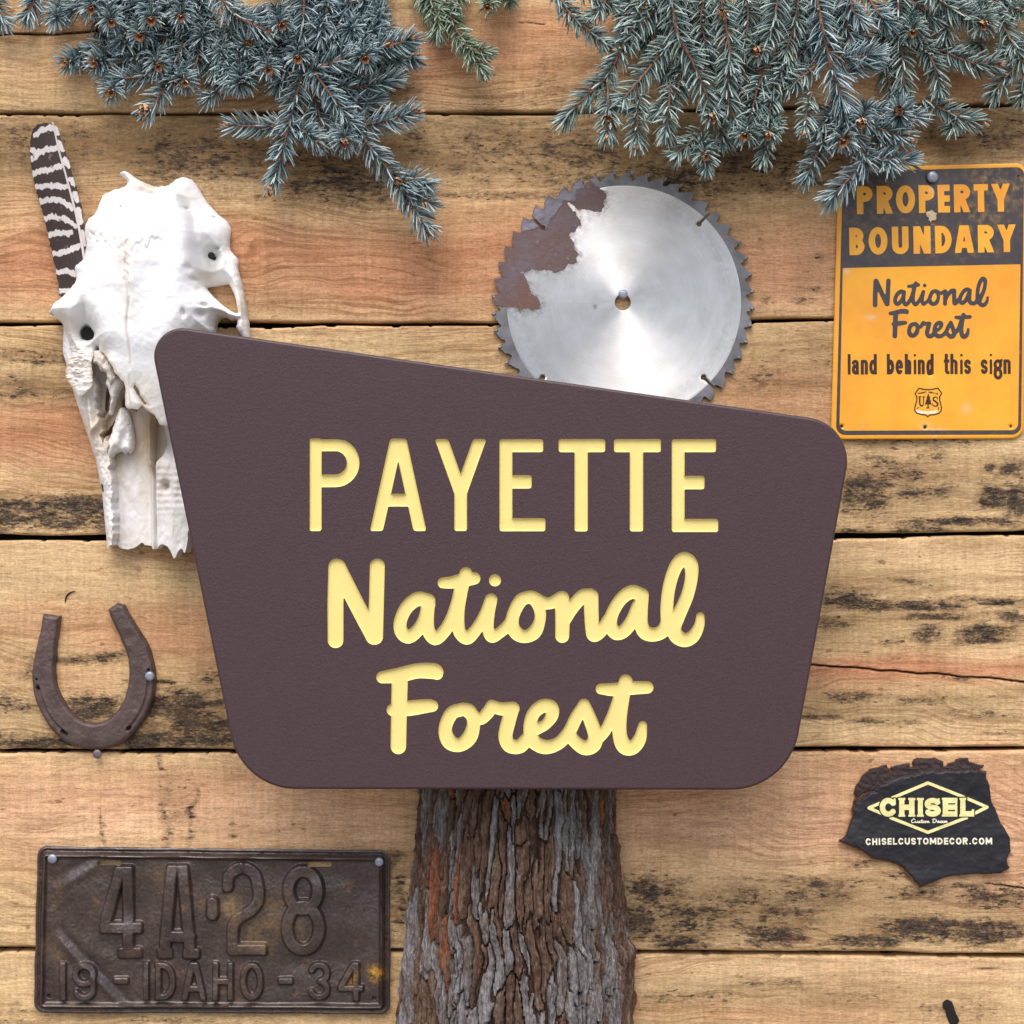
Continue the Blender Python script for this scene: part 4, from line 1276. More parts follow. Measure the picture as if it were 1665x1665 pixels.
    relief('upper_jaw', f_jaw, 1.25, jaw_h, 5, M['bone'], root, k, attrs=zero, angle=60)
    scroll = B([(690, 655), (712, 640), (745, 668), (770, 720), (785, 790), (790, 870), (782, 925), (760, 945), (748, 930), (735, 950), (715, 935), (700, 925), (668, 945), (650, 975), (652, 1010), (635, 1030), (612, 1020), (600, 960), (612, 890), (640, 820), (665, 740)])
    relief('nasal_scroll', rough(sd_poly(scroll), 1.2, 5, 25), 1.0, lambda U, V, SD: 40 + 24 * np.sqrt(1 - (1 - np.clip(-SD / 18, 0, 1)) ** 2) - 9 * gauss(U, V, 205, 715, 7, 14) + (fbm(U / 6, V / 9, 6, 3) - .5) * 4, lambda U, V, SD: 36, M['bone'], root, k, attrs={'suture': zero['suture'], 'age_shade': lambda U, V, SD: .08 + 0 * U})
    st2 = B([(640, 400), (690, 410), (735, 490), (700, 560), (660, 690), (640, 700), (655, 590), (640, 540), (620, 500)])
    relief('nasal_scroll', rough(sd_poly(st2), 1.2, 5, 26), 1.0, lambda U, V, SD: 58 + 16 * np.sqrt(1 - (1 - np.clip(-SD / 9, 0, 1)) ** 2) + (fbm(U / 6, V / 9, 7, 3) - .5) * 5, lambda U, V, SD: 50, M['bone'], root, k, attrs={'suture': zero['suture'], 'age_shade': lambda U, V, SD: .25 + 0 * U})
    st3 = B([(560, 290), (590, 285), (650, 340), (690, 400), (700, 470), (660, 520), (630, 430), (600, 420), (575, 380), (550, 370)])
    relief('nasal_scroll', rough(sd_poly(st3), 1.5, 5, 27), 1.0, lambda U, V, SD: 72 + 12 * np.sqrt(1 - (1 - np.clip(-SD / 8, 0, 1)) ** 2) + (fbm(U / 6, V / 9, 8, 3) - .5) * 7, lambda U, V, SD: 62, M['bone'], root, k, attrs={'suture': zero['suture'], 'age_shade': lambda U, V, SD: .45 + 0 * U})


def sd_in(poly, U, V, w=2.5):
    return sstep(w, -w, sd_poly(poly)(U, V))


# ------------------------------------------------------------------ feather
def build_feather():
    A = lambda p: zc(p, 20, 180, 3.964)
    k = kk(26)
    root = empty('barred_feather', P(115, 480, 20, k))
    tag(root, 'dark brown and white barred feather standing behind the skull', 'feather')
    out = A([(115, 150), (140, 105), (175, 85), (215, 82), (255, 92), (290, 110), (315, 180), (335, 250), (365, 330), (390, 420), (420, 520), (445, 610), (458, 700), (468, 800), (482, 900), (485, 1000), (460, 1100), (430, 1180), (310, 1195), (292, 1140),
             (268, 1010), (240, 890), (205, 730), (160, 570), (130, 460), (110, 330), (106, 230)])
    shaft = A([(262, 75), (285, 180), (305, 270), (345, 410), (385, 560), (415, 680), (440, 800), (462, 930), (480, 1060), (490, 1150)])
    sx = np.array([p[0] for p in shaft]); sv = np.array([p[1] for p in shaft])
    bars = [A(b) for b in ([(150, 150), (190, 125), (250, 112)], [(115, 245), (150, 262), (200, 252), (300, 240)], [(118, 310), (150, 285), (190, 262)], [(120, 405), (170, 385), (240, 380), (320, 355)], [(135, 488), (230, 480), (350, 492)],
                           [(160, 578), (230, 570), (310, 580), (385, 628)], [(190, 690), (250, 678), (330, 695), (405, 742)], [(215, 795), (290, 785), (375, 790)], [(245, 918), (330, 912), (390, 890), (440, 870)], [(275, 1032), (350, 1035), (420, 1050)],
                           [(300, 1160), (380, 1160)],
                           [(275, 110), (300, 150)], [(305, 210), (325, 245)], [(335, 320), (365, 360)], [(378, 440), (392, 470)], [(400, 530), (418, 580)], [(425, 640), (445, 720)], [(450, 780), (468, 860)])]
    fb = sd_strokes(bars, 4.2)

    def bar(U, V, SD):
        d = fb(U + (fbm(U / 3, V / 9, 5, 3) - .5) * 5, V + (fbm(U / 3.2, V / 11, 6, 3) - .5) * 7)
        return sstep(2.6, -2.0, d)

    def h(U, V, SD):
        x = U - np.interp(V, sv, sx)
        barb = np.sin((V + np.abs(x) * .9) * 2.2) * .35
        return 27 - 4 * (x / 30) ** 2 + barb + (fbm(U / 30, V / 40, 3, 2) - .5) * 4
    relief('vane', rough(sd_poly(catmull(out, 4, True)), 1.6, 4, 12), 1.1, h, lambda U, V, SD: h(U, V, SD) - 1.5, M['feather'], root, k, attrs={'bar': bar}, angle=0)
    pts = [np.array(P(u, v, 28.3, k)) for u, v in catmull(shaft, 5)]
    V_, F_ = tube(pts, np.linspace(.0007, .0016, len(pts)), 8)
    put('shaft', make_mesh('shaft', V_ - np.array(root.location), F_, M['quill']), root)


# ------------------------------------------------------------------ saw blade
def build_saw():
    k = kk(8)
    cu, cv = 1013.0, 492.5
    root = empty('saw_blade', P(cu, cv, 8, k))
    tag(root, 'round steel saw blade with a rusty patch hung on the planks', 'saw blade')
    NT_ = 48

    def teeth(U, V):
        r = np.hypot(U - cu, V - cv); a = np.arctan2(V - cv, U - cu)
        q = a / (2 * math.pi) * NT_ + .18
        ti = np.floor(q).astype(int) % NT_
        ph = q % 1.0
        r = r + (hsh(ti, ti * 0, 5) - .3) * 2.6 + (vn(U / 4, V / 4, 6) - .5) * 1.6
        # slow rise to the tip, then a hooked gullet
        tip = np.where(ph < .62, 205.5 + 8.5 * (ph / .62) ** .8, np.where(ph < .74, 214 - (ph - .62) / .12 * 13.5, 200.5 + 5.0 * ((ph - .74) / .26) ** 1.4))
        return (r - tip) * .8
    teeth.bbox = (cu - 216, cv - 216, cu + 216, cv + 216)
    slots = []
    for a in (-46, 43, 137, 223):
        c, s = math.cos(math.radians(a)), math.sin(math.radians(a))
        slots.append([(cu + 179 * c, cv + 179 * s, 2.0), (cu + 222 * c, cv + 222 * s, 2.0)]); slots.append([(cu + 178 * c, cv + 178 * s, 4.2)])
    arbor = sd_strokes([[(cu - .5, cv - .5, 13)]])
    f = cut(teeth, sd_strokes(slots), arbor)

    def h(U, V, SD):
        r = np.hypot(U - cu, V - cv)
        return 9.0 - .0 * r
    body = relief('blade_rim', f, 1.25, 9.0, 5.0, M['dull_steel'], root, k, angle=30)
    Z = lambda p: zc(p, 780, 260, 3.5426)
    pat = Z([(470, 60), (560, 85), (600, 128), (648, 122), (672, 150), (700, 172), (724, 188), (727, 212), (714, 245), (716, 270), (700, 302), (668, 300), (640, 292), (604, 284), (575, 286), (545, 268), (512, 246), (492, 240), (520, 275), (548, 300), (562, 325),
             (580, 350), (584, 378), (556, 388), (550, 412), (522, 420), (510, 432), (530, 462), (548, 480), (545, 510), (566, 545), (552, 572), (562, 588), (525, 606), (510, 600), (486, 636), (455, 640), (428, 648), (395, 634), (350, 636), (300, 632), (268, 640), (256, 660),
             (268, 690), (284, 735), (305, 770), (338, 800), (354, 830), (345, 858), (310, 866), (270, 858), (232, 864), (205, 850), (160, 850), (120, 845), (60, 830), (0, 700), (200, 200)])
    f_pat = both(lambda U, V: teeth(U, V) + .6, rough(rough(sd_poly(pat), 2.0, 7, 33), 1.6, 2.5, 34))
    disc = sd_strokes([[(cu + 1.5, cv, 190.5)]])

    def grime_reflection(U, V, SD):
        r = np.hypot(U - cu, V - cv)
        g = .95 * np.exp(-np.clip(f_pat0(U, V), 0, None) / 7) + .16 * np.exp(-((r - 172) / 13) ** 2) * (.3 + vn(U / 30, V / 30, 4)) + .1 * gauss(U, V, 1105, 330, 50, 40) + .9 * gauss(U, V, 967, 499, 3.5, 4) + .02  # blob at upper right paints the dark needle reflection; the rest is grime
        return np.clip(g, 0, 1)
    f_pat0 = both(lambda U, V: np.hypot(U - cu, V - cv) - 214, rough(sd_poly(pat), 1.6, 6, 33))
    relief('blade_disc', cut(disc, sd_strokes(slots), arbor), 1.25, lambda U, V, SD: 9.0 + .9 * np.clip(-SD / 1.6, 0, 1), 8.5, M['steel'], root, k, angle=20, attrs={'grime_reflection': grime_reflection})
    f_pat.bbox = (796, 270, 990, 510)
    f_pat = cut(f_pat, sd_strokes(slots))
    f_pat.bbox = (796, 270, 990, 510)
    relief('rust_patch', f_pat, 1.25, lambda U, V, SD: 10.4 + (fbm(U / 7, V / 7, 3, 3) - .5) * .8, 8.7, M['residue'], root, k, angle=40)
    grey = Z([(545, 108), (600, 130), (600, 160), (560, 170), (545, 240), (480, 238), (460, 280), (420, 330), (400, 350), (385, 400), (340, 390), (300, 400), (240, 420), (215, 400), (150, 440), (120, 600), (90, 640), (60, 640), (100, 430), (200, 250), (400, 60)])
    f_g = both(lambda U, V: f_pat(U, V) + .8, rough(sd_poly(grey), 3, 9, 35))
    f_g.bbox = (796, 270, 990, 510)
    tag(relief('grey_scale', f_g, 1.25, lambda U, V, SD: 11.1 + (fbm(U / 9, V / 4, 5, 3) - .5) * 1.2, 9.5, M['residue_grey'], root, k, angle=40), kind='stuff')
    # hardened tips: small blocks brazed on each tooth, one part
    Vs, Fs = [], []
    for i in range(NT_):
        a = (i + .62 - .18) / NT_ * 2 * math.pi
        c, s = math.cos(a), math.sin(a)
        b0 = len(Vs)
        for d in (5.2, 10.2):
            for (rr, tt) in ((207, -.7), (214.6, -.9), (213.4, -5.5), (206.6, -4.2)):
                Vs.append(P(cu + rr * c - tt * -s, cv + rr * s - tt * c * -1, d, k))
        Fs += [(b0 + 4, b0 + 5, b0 + 6, b0 + 7), (b0 + 3, b0 + 2, b0 + 1, b0), (b0, b0 + 1, b0 + 5, b0 + 4), (b0 + 1, b0 + 2, b0 + 6, b0 + 5), (b0 + 2, b0 + 3, b0 + 7, b0 + 6), (b0 + 3, b0, b0 + 4, b0 + 7)]
    tag(put('tooth_tips', make_mesh('tooth_tips', np.array(Vs) - np.array(root.location), [np.array(Fs)], M['carbide'], smooth=False), root), kind='stuff')
    nail(1013, 478.5, 17, 7.5, 'grey nail head in the centre hole of the saw blade')


# ------------------------------------------------------------------ horseshoe
def build_shoe():
    Z = lambda p: zc(p, 0, 960, 5.55)
    k = kk(12)
    root = empty('horseshoe', P(150, 1175, 0, k))
    tag(root, 'rusty iron horseshoe nailed points up beside the brown sign', 'horseshoe')
    cl = Z([(466, 215, 80), (442, 380, 84), (415, 540, 94), (392, 720, 106), (408, 890, 110), (455, 1020, 116), (545, 1165, 122), (670, 1275, 124), (820, 1318, 122), (975, 1300, 124), (1110, 1210, 126), (1215, 1070, 126), (1272, 900, 126), (1280, 720, 117), (1240, 540, 106),
            (1165, 390, 92), (1100, 270, 84), (1045, 150, 76)])
    c = catmull(cl, 6)
    f0 = sd_strokes([c])
    endL = sd_poly(Z([(300, 0), (700, 0), (700, 235), (545, 232), (388, 212), (300, 205)]))
    endR = sd_poly(Z([(800, 0), (1300, 0), (1300, 200), (1098, 125), (1060, 112), (985, 165), (800, 260)]))
    f = rough(cut(f0, endL, endR), .9, 7, 4)
    groove = sd_strokes([catmull(Z([(345, 860, 11), (375, 960, 13), (420, 1085, 13), (500, 1200, 12), (580, 1275, 11)]), 4), catmull(Z([(1340, 720, 9), (1335, 900, 9), (1290, 1060, 10), (1220, 1180, 10), (1150, 1260, 10)]), 4)])
    holes = sd_strokes([Z([(348, 880, 14)]), Z([(570, 1270, 16), (605, 1292, 12)]), Z([(1160, 1245, 17), (1175, 1235, 14)]), Z([(335, 800, 8)]), Z([(1345, 712, 9)])])

    def h(U, V, SD):
        e = np.clip(-SD / 6.5, 0, 1)
        d = 5 + 12 * np.sqrt(1 - (1 - e) ** 2) + (fbm(U / 14, V / 14, 3, 4) - .5) * 2.4 + (fbm(U / 3, V / 3, 13, 2) - .5) * .7
        d -= 2.6 * sstep(1.0, -1.0, groove(U, V)) + 9 * sstep(.6, -.6, holes(U, V))
        d -= 3.5 * gauss(U, V, 150, 1216, 60, 9) + 2.2 * gauss(U, V, 226, 1190, 14, 30, 40)
        return np.maximum(d, 4)
    relief('shoe', f, 1.1, h, 1.8, M['shoe'], root, k, angle=60)
    nail(243.5, 1099.5, 18, 7.8, 'grey nail head on the right arm of the horseshoe')
    nail(158, 1226, 16, 7.2, 'dull nail under the bottom curve of the horseshoe', 'dark_nail')


# ------------------------------------------------------------------ letter shapes (unit of one stroke font)
def glyph(ch, w, h, t):
    l, r, tp, b, m = t / 2, w - t / 2, t / 2, h - t / 2, h * .5
    A_ = arc_pts
    el = lambda x0, y0, x1, y1, a0, a1, n=16: A_((x0 + x1) / 2, (y0 + y1) / 2, (x1 - x0) / 2, (y1 - y0) / 2, a0, a1, n)
    hb = h * .56
    q = min((hb - t) / 2, (w - t) * .8)
    bowl = lambda y0, y1, rr: [(0, y0), (rr - min((y1 - y0) / 2, (w - t) * .75), y0)] + A_(rr - min((y1 - y0) / 2, (w - t) * .75), (y0 + y1) / 2, min((y1 - y0) / 2, (w - t) * .75), (y1 - y0) / 2, -90, 90, 12) + [(0, y1)]
    stem = [(l, -t), (l, h + t)]
    if ch == 'P': return [stem, bowl(tp, hb - t / 2, r)]
    if ch == 'R': return [stem, bowl(tp, hb - t / 2, r), [(w * .42, hb - t * .6), (r + t * .12, h + t * .4)]]
    if ch == 'B': return [stem, bowl(tp, h * .5, r - t * .12), bowl(h * .5, b, r)]
    if ch == 'D': return [stem, [(0, tp), (w * .35, tp)] + el(w * .35 - (r - w * .35), tp, r, b, -90, 90) + [(0, b)]]
    if ch in 'O0': return [el(l, tp, r, b, 0, 360, 32)]
    if ch == 'C': return [el(l, tp, r, b, 38, 322, 24)]
    if ch == 'U': return [[(l, -t), (l, h - w / 2)] + el(l, b - (w - t), r, b, 180, 0, 14) + [(r, -t)]]
    if ch == 'E': return [stem, [(0, tp), (w + t, tp)], [(0, m), (w * .86, m)], [(0, b), (w + t, b)]]
    if ch == 'L': return [stem, [(0, b), (w + t, b)]]
    if ch == 'T': return [[(-t, tp), (w + t, tp)], [(w / 2, 0), (w / 2, h + t)]]
    if ch == 'Y': return [[(l * .7, -t * .4), (w / 2, h * .55)], [(w - l * .7, -t * .4), (w / 2, h * .55)], [(w / 2, h * .5), (w / 2, h + t)]]
    if ch == 'N': return [stem, [(r, -t), (r, h + t)], [(l * .9, -t * .2), (w - l * .9, h + t * .2)]]
    if ch == 'M': return [stem, [(r, -t), (r, h + t)], [(l, 0), (w / 2, h * .72)], [(r, 0), (w / 2, h * .72)]]
    if ch == 'A': return [[(w / 2 - t * .1, -t * .6), (l * .6, h + t * .6)], [(w / 2 + t * .1, -t * .6), (w - l * .6, h + t * .6)], [(w * .22, h * .7), (w * .78, h * .7)]]
    if ch == 'H': return [stem, [(r, -t), (r, h + t)], [(l, m), (r, m)]]
    if ch in 'I1': return [[(w / 2, -t), (w / 2, h + t)]]
    if ch == 'F': return [stem, [(0, tp), (w + t, tp)], [(0, m), (w * .8, m)]]
    if ch == 'V': return [[(l * .6, -t * .4), (w / 2, h)], [(w - l * .6, -t * .4), (w / 2, h)]]
    if ch == 'S': return [el(l, tp, r, m, -30, -270, 16) + el(l, m, r, b, -90, 150, 16)]
    if ch == '.': return [[(w / 2, b)]]
    if ch == '-': return [[(-t, m), (w + t, m)]]
    if ch == '4': return [[(w * .72, -t), (w * .72, h + t)], [(w * .66, 0), (l * .6, h * .68)], [(0, h * .68), (w + t, h * .68)]]
    if ch == '2': return [el(l, tp, r, tp + (w - t) * 1.0, 190, 380, 14) + [(r, h * .45), (w * .5, h * .6), (l, h * .76), (l, b)], [(0, b), (w + t, b)]]
    if ch == '8': return [el(l + t * .08, tp, r - t * .08, m, 0, 360, 24), el(l, m, r, b, 0, 360, 24)]
    if ch == '9': return [el(l, tp, r, h * .56, 0, 360, 24), [(r, h * .3), (r, h * .7)] + el(l, b - (w - t), r, b, 0, 150, 10)]
    if ch == '3': return [el(l, tp, r, m, 200, 440, 14), el(l, m, r, b, -80, 160, 14)]
    if ch == 'l': return [stem]
    x = h * .28       # lower case below
    if ch == 'a': return [[(r, x + (h - x) * .35), (r, h + t)], el(l, x + t / 2, r, x + t / 2 + (w - t), 190, 360, 10), el(l, x + (h - x) * .42, r, b, 0, 360, 20)]
    if ch == 'n': return [[(l, x + l), (l, h + t)], el(l, x + t / 2, r, x + t / 2 + (w - t), 180, 360, 10) + [(r, h + t)]]
    if ch == 'h': return [stem, el(l, x + t / 2, r, x + t / 2 + (w - t), 180, 360, 10) + [(r, h + t)]]
    if ch == 'd': return [[(r, -t), (r, h + t)], el(l, x + t / 2, r, b, 0, 360, 20)]
    if ch == 'b': return [stem, el(l, x + t / 2, r, b, 0, 360, 20)]
    if ch == 'e': return [[(l, (x + h) / 2), (r, (x + h) / 2)], el(l, x + t / 2, r, b, 0, -310, 20)]
    if ch == 'i': return [[(w / 2, x + t / 2), (w / 2, h + t)], [(w / 2, t * .55)]]
    if ch == 't': return [[(w * .45, h * .05), (w * .45, h - t * .9), (w * .62, b), (w * .9, b)], [(0, x + t / 2), (w, x + t / 2)]]
    if ch == 's':
        mm = (x + h) / 2
        return [el(l, x + t / 2, r, mm, -20, -270, 14) + el(l, mm, r, b, -90, 160, 14)]
    if ch == 'g':
        y1 = x + (h - x) * .62
        return [el(l, x + t / 2, r - t * .1, y1, 0, 360, 20), [(r, x + t / 2), (w + t * .3, x + t * .3)], el(l, y1 + t * .3, r, h + h * .2, 0, 360, 20), [(l + t * .2, y1), (l, y1 + t)]]
    return []


def letter_sdf(ch, u0, u1, v0, v1, t, xf=None, r=0.0, clip=True):
    """one letter filling the box; xf maps (u, v) back to the straight box"""
    w, h = u1 - u0, v1 - v0
    st = glyph(ch, w, h, t)
    g = sd_strokes([[(u0 + p[0], v0 + p[1]) for p in s] for s in st], t / 2)
    bx = box(u0, v0, u1, v1 + (h * .34 if ch == 'g' else 0))
    f = both(g, bx, r) if clip else g
    bb = f.bbox if clip else g.bbox
    if xf is None:
        f.bbox = bb
        return f

    def f2(U, V):
        return f(*xf(U, V))
    f2.bbox = (bb[0] - 6, bb[1] - 6, bb[2] + 6, bb[3] + 6)
    return f2


def rot_xf(cu, cv, deg):
    c, s = math.cos(math.radians(deg)), math.sin(math.radians(deg))
    return lambda U, V: (cu + (U - cu) * c + (V - cv) * s, cv - (U - cu) * s + (V - cv) * c)


# ------------------------------------------------------------------ yellow boundary sign
def build_property():
    k = kk(6)
    root = empty('boundary_sign', P(1508, 713, 0, k))
    tag(root, 'yellow and black metal property boundary sign nailed at the right', 'sign')
    Z = lambda p: zc(p, 1330, 250, 3.469)
    panel = sd_poly(fillet([(1363.5, 273), (1670, 265), (1663.5, 713), (1350.3, 714.5)], [16, 18, 20, 20], 10))
    holes = sd_strokes([Z([(650, 390, 15)]), Z([(628, 1238, 13)]), Z([(1130, 127, 9)]), Z([(132, 1537, 10)]), Z([(1086, 1538, 9)]), Z([(602, 1542, 11)])])
    panel = cut(panel, holes)

    def warp(U, V):
        # pinched by the nail, gently buckled sheet
        return -4.5 * gauss(U, V, 1517, 286, 26, 30) + 2.2 * gauss(U, V, 1517, 300, 60, 90) + 1.4 * np.sin(U / 70.) + 1.2 * np.sin(V / 95. + .6) - 2.0 * gauss(U, V, 1512, 606, 9, 16) - 2.0 * gauss(U, V, 1517, 362, 9, 14) + 5
    at = {'chip': lambda U, V, SD: np.clip(.8 * gauss(U, V, 1377, 441, 5, 4) + .9 * sstep(.55, .62, fbm(U / 5, V / 4, 4, 3)) * gauss(U, V, 1525, 704, 16, 8) + .5 * gauss(U, V, 1416, 516, 9, 4) + .35 * gauss(U, V, 1571, 664, 8, 9) + .4 * gauss(U, V, 1503, 693, 8, 6), 0, 1)}
    relief('panel', panel, 1.5, lambda U, V, SD: 3.2 - 1.2 * (1 - np.clip(-SD / 2.5, 0, 1)) ** 2, 0.6, M['yellow'], root, k, attrs=at, warp=warp, angle=50)
    outer = sd_poly(fillet([(1370.5, 279.5), (1665.5, 271.5), (1659.6, 706.5), (1358.5, 707.5)], [11, 13, 15, 15], 8))
    inner = sd_poly(fillet([(1370, 436), (1659.5, 429.3), (1654.8, 699.6), (1364.0, 700.5)], [.01, .01, 11, 11], 8))
    worn = {'worn': lambda U, V, SD: np.clip(.75 * gauss(U, V, 1640, 300, 50, 30) + .5 * gauss(U, V, 1600, 340, 40, 90) + .35 * gauss(U, V, 1420, 330, 50, 60) + .8 * gauss(U, V, 1517, 400, 6, 16) + .1, 0, 1)}
    letters = []
    z7 = lambda x: 1360 + x / 5.459
    xf = rot_xf(1510, 325, -1.15)
    for ch, a, b in zip('PROPERTY', (178, 355, 525, 727, 897, 1040, 1218, 1375), (318, 495, 693, 868, 1003, 1185, 1345, 1540)):
        letters.append(letter_sdf(ch, z7(a), z7(b), 301.2, 346.5, 10.4, xf))
    xf = rot_xf(1512, 390, -1.25)
    for ch, a, b in zip('BOUNDARY', (112, 283, 490, 680, 873, 1050, 1255, 1430), (245, 450, 637, 833, 1020, 1215, 1397, 1592)):
        letters.append(letter_sdf(ch, z7(a), z7(b), 367.8, 412.5, 10.4, xf))
    relief('black_print', cut(outer, inner, holes), 1.3, 3.5, 2.5, M['print'], root, k, attrs=worn, warp=warp, angle=50)
    zero = {'chip': lambda U, V, SD: .9 * sstep(.5, .6, fbm(U / 3, V / 4, 9, 3)) * (gauss(U, V, 1517, 312, 5, 14) + gauss(U, V, 1512, 388, 4, 14))}
    for f in letters:
        relief('letter', f, 0.8, 3.85, 3.0, M['yellow'], root, k, attrs=zero, warp=warp, angle=50)
    chip = rough(sd_strokes([Z([(640, 345, 24), (645, 365, 18)])]), 5, 6, 4)
    relief('bare_spot', cut(chip, holes), 0.9, 4.1, 3.0, M['chip'], root, k, warp=warp)
    # script words reuse the handwriting of the big sign, thinner
    def remap(paths, src, dst, rs, slant=0):
        (a0, b0, a1, b1), (c0, d0, c1, d1) = src, dst
        return [[(c0 + (p[0] - a0) / (a1 - a0) * (c1 - c0) + slant * (d1 - (d0 + (p[1] - b0) / (b1 - b0) * (d1 - d0))), d0 + (p[1] - b0) / (b1 - b0) * (d1 - d0), p[2] * rs) for p in path] for path in paths]
    nz = lambda x, y: (1360 + x / 5.459, 440 + y / 5.459)
    x0, y0 = nz(316, 50); x1, y1 = nz(1352, 330)
    nat = remap(NATIONAL + ATIONAL + I_DOT, (531.6, 897, 1146, 1053.5), (x0, y0, x1, y1), .29, 0.02)
    relief('script_word', sd_strokes(nat), 0.7, 3.55, 2.6, M['print'], root, k, warp=warp, attrs={'worn': lambda U, V, SD: 0 * U}, angle=50)
    x0, y0 = nz(455, 340); x1, y1 = nz(1198, 608)
    forr = remap(FOREST, (611.5, 1078, 1064, 1228), (x0, y0, x1, y1), .30, 0.02)
    relief('script_word', sd_strokes(forr), 0.7, 3.55, 2.6, M['print'], root, k, warp=warp, attrs={'worn': lambda U, V, SD: 0 * U}, angle=50)
    xf = rot_xf(1510, 594, -.25)
    t = 5.0
    words = [('land', [(97, 122), (133, 195), (212, 275), (287, 355)]), ('behind', [(443, 508), (520, 588), (603, 660), (682, 704), (718, 780), (795, 860)]), ('this', [(950, 1000), (1008, 1072), (1095, 1118), (1130, 1192)]), ('sign', [(1278, 1340), (1358, 1380), (1392, 1472), (1480, 1545)])]
    for wd, spans in words:
        fs = []
        for ch, (a, b) in zip(wd, spans):
            a, b = nz(a, 0)[0], nz(b, 0)[0]
            fs.append(letter_sdf(ch, a, b, 575.5, 608.6, t if b - a > 6 else b - a, xf))
        relief('printed_word', union(*fs), 0.6, 3.55, 2.6, M['print_brown'], root, k, warp=warp, angle=50)
    # shield with a tree between two letters
    E = lambda p: zc(p, 1460, 610, 18.5)
    sh = E([(625, 400), (760, 430), (900, 440), (1040, 425), (1190, 395), (1225, 440), (1305, 545), (1245, 640), (1240, 740), (1275, 880), (1298, 1000), (1285, 1070), (1220, 1150), (1100, 1185), (940, 1205), (880, 1250), (820, 1205), (680, 1180), (560, 1150), (500, 1090), (485, 1030), (510, 900), (550, 770), (555, 660), (505, 555), (580, 445)])
    sp = sd_poly(sh)

    def ring(U, V):
        return np.abs(sp(U, V)) - .95
    ring.bbox = (sp.bbox[0] - 2, sp.bbox[1] - 2, sp.bbox[2] + 2, sp.bbox[3] + 2)
    tree = union(sd_poly(E([(895, 550), (960, 700), (940, 705), (985, 800), (965, 805), (1000, 890), (910, 880), (910, 960), (950, 1000), (820, 1000), (875, 960), (875, 880), (790, 890), (835, 800), (815, 800), (860, 700), (845, 695)])), sd_strokes([E([(600, 975, 10), (560, 1000, 14)]), E([(1210, 970, 14), (1200, 1040, 12)])]))
    us = union(sd_strokes([E(p) for p in ([(640, 655, 22), (640, 840, 22), (660, 910, 20), (700, 930, 20), (740, 905, 16), (755, 840, 14), (758, 655, 14)], [(600, 655, 10), (680, 655, 10)], [(720, 655, 10), (800, 655, 10)])]),
               sd_strokes([E([(1180, 730, 12), (1165, 670, 14), (1110, 655, 16), (1050, 690, 20), (1055, 760, 24), (1130, 800, 26), (1185, 860, 24), (1170, 920, 20), (1100, 935, 16), (1035, 910, 14), (1025, 860, 12)])]))
    tiny = []
    for i, ch in enumerate('FOREST'):
        tiny.append(letter_sdf(ch, 1491.6 + i * 2.5, 1493.6 + i * 2.5, 638.6 - i * .42, 641.4 - i * .42, .6))
    for i, ch in enumerate('SERVICE'):
        tiny.append(letter_sdf(ch, 1508.8 + i * 2.3, 1510.6 + i * 2.3, 636.4 + i * .42, 639.2 + i * .42, .6))
    relief('shield_emblem', union(ring, tree, us), 0.4, 3.6, 2.6, M['print_brown'], root, k, warp=warp, angle=50)
    relief('emblem_lettering', union(*tiny), 0.3, 3.5, 2.6, M['print_brown'], root, k, warp=warp, angle=50)
    band = sd_poly(E([(520, 1050), (600, 1060), (720, 1085), (880, 1090), (1040, 1080), (1170, 1045), (1190, 1100), (1090, 1160), (880, 1165), (660, 1160), (560, 1125)]))
    relief('emblem_band', rough(band, .5, 3, 3), 0.5, 3.4, 2.6, M['print_cream'], root, k, warp=warp, angle=50)
    tn = [letter_sdf(ch, 1396.5 + i * 4.2, 1399.5 + i * 4.2, 689, 694, .8) for i, ch in enumerate('14-1')]
    relief('small_print', union(*tn), 0.4, 3.4, 2.6, M['chip'], root, k, warp=warp, angle=50)
    nail(1516.5, 287.5, 12, 9.2, 'large grey nail head at the top of the yellow boundary sign')


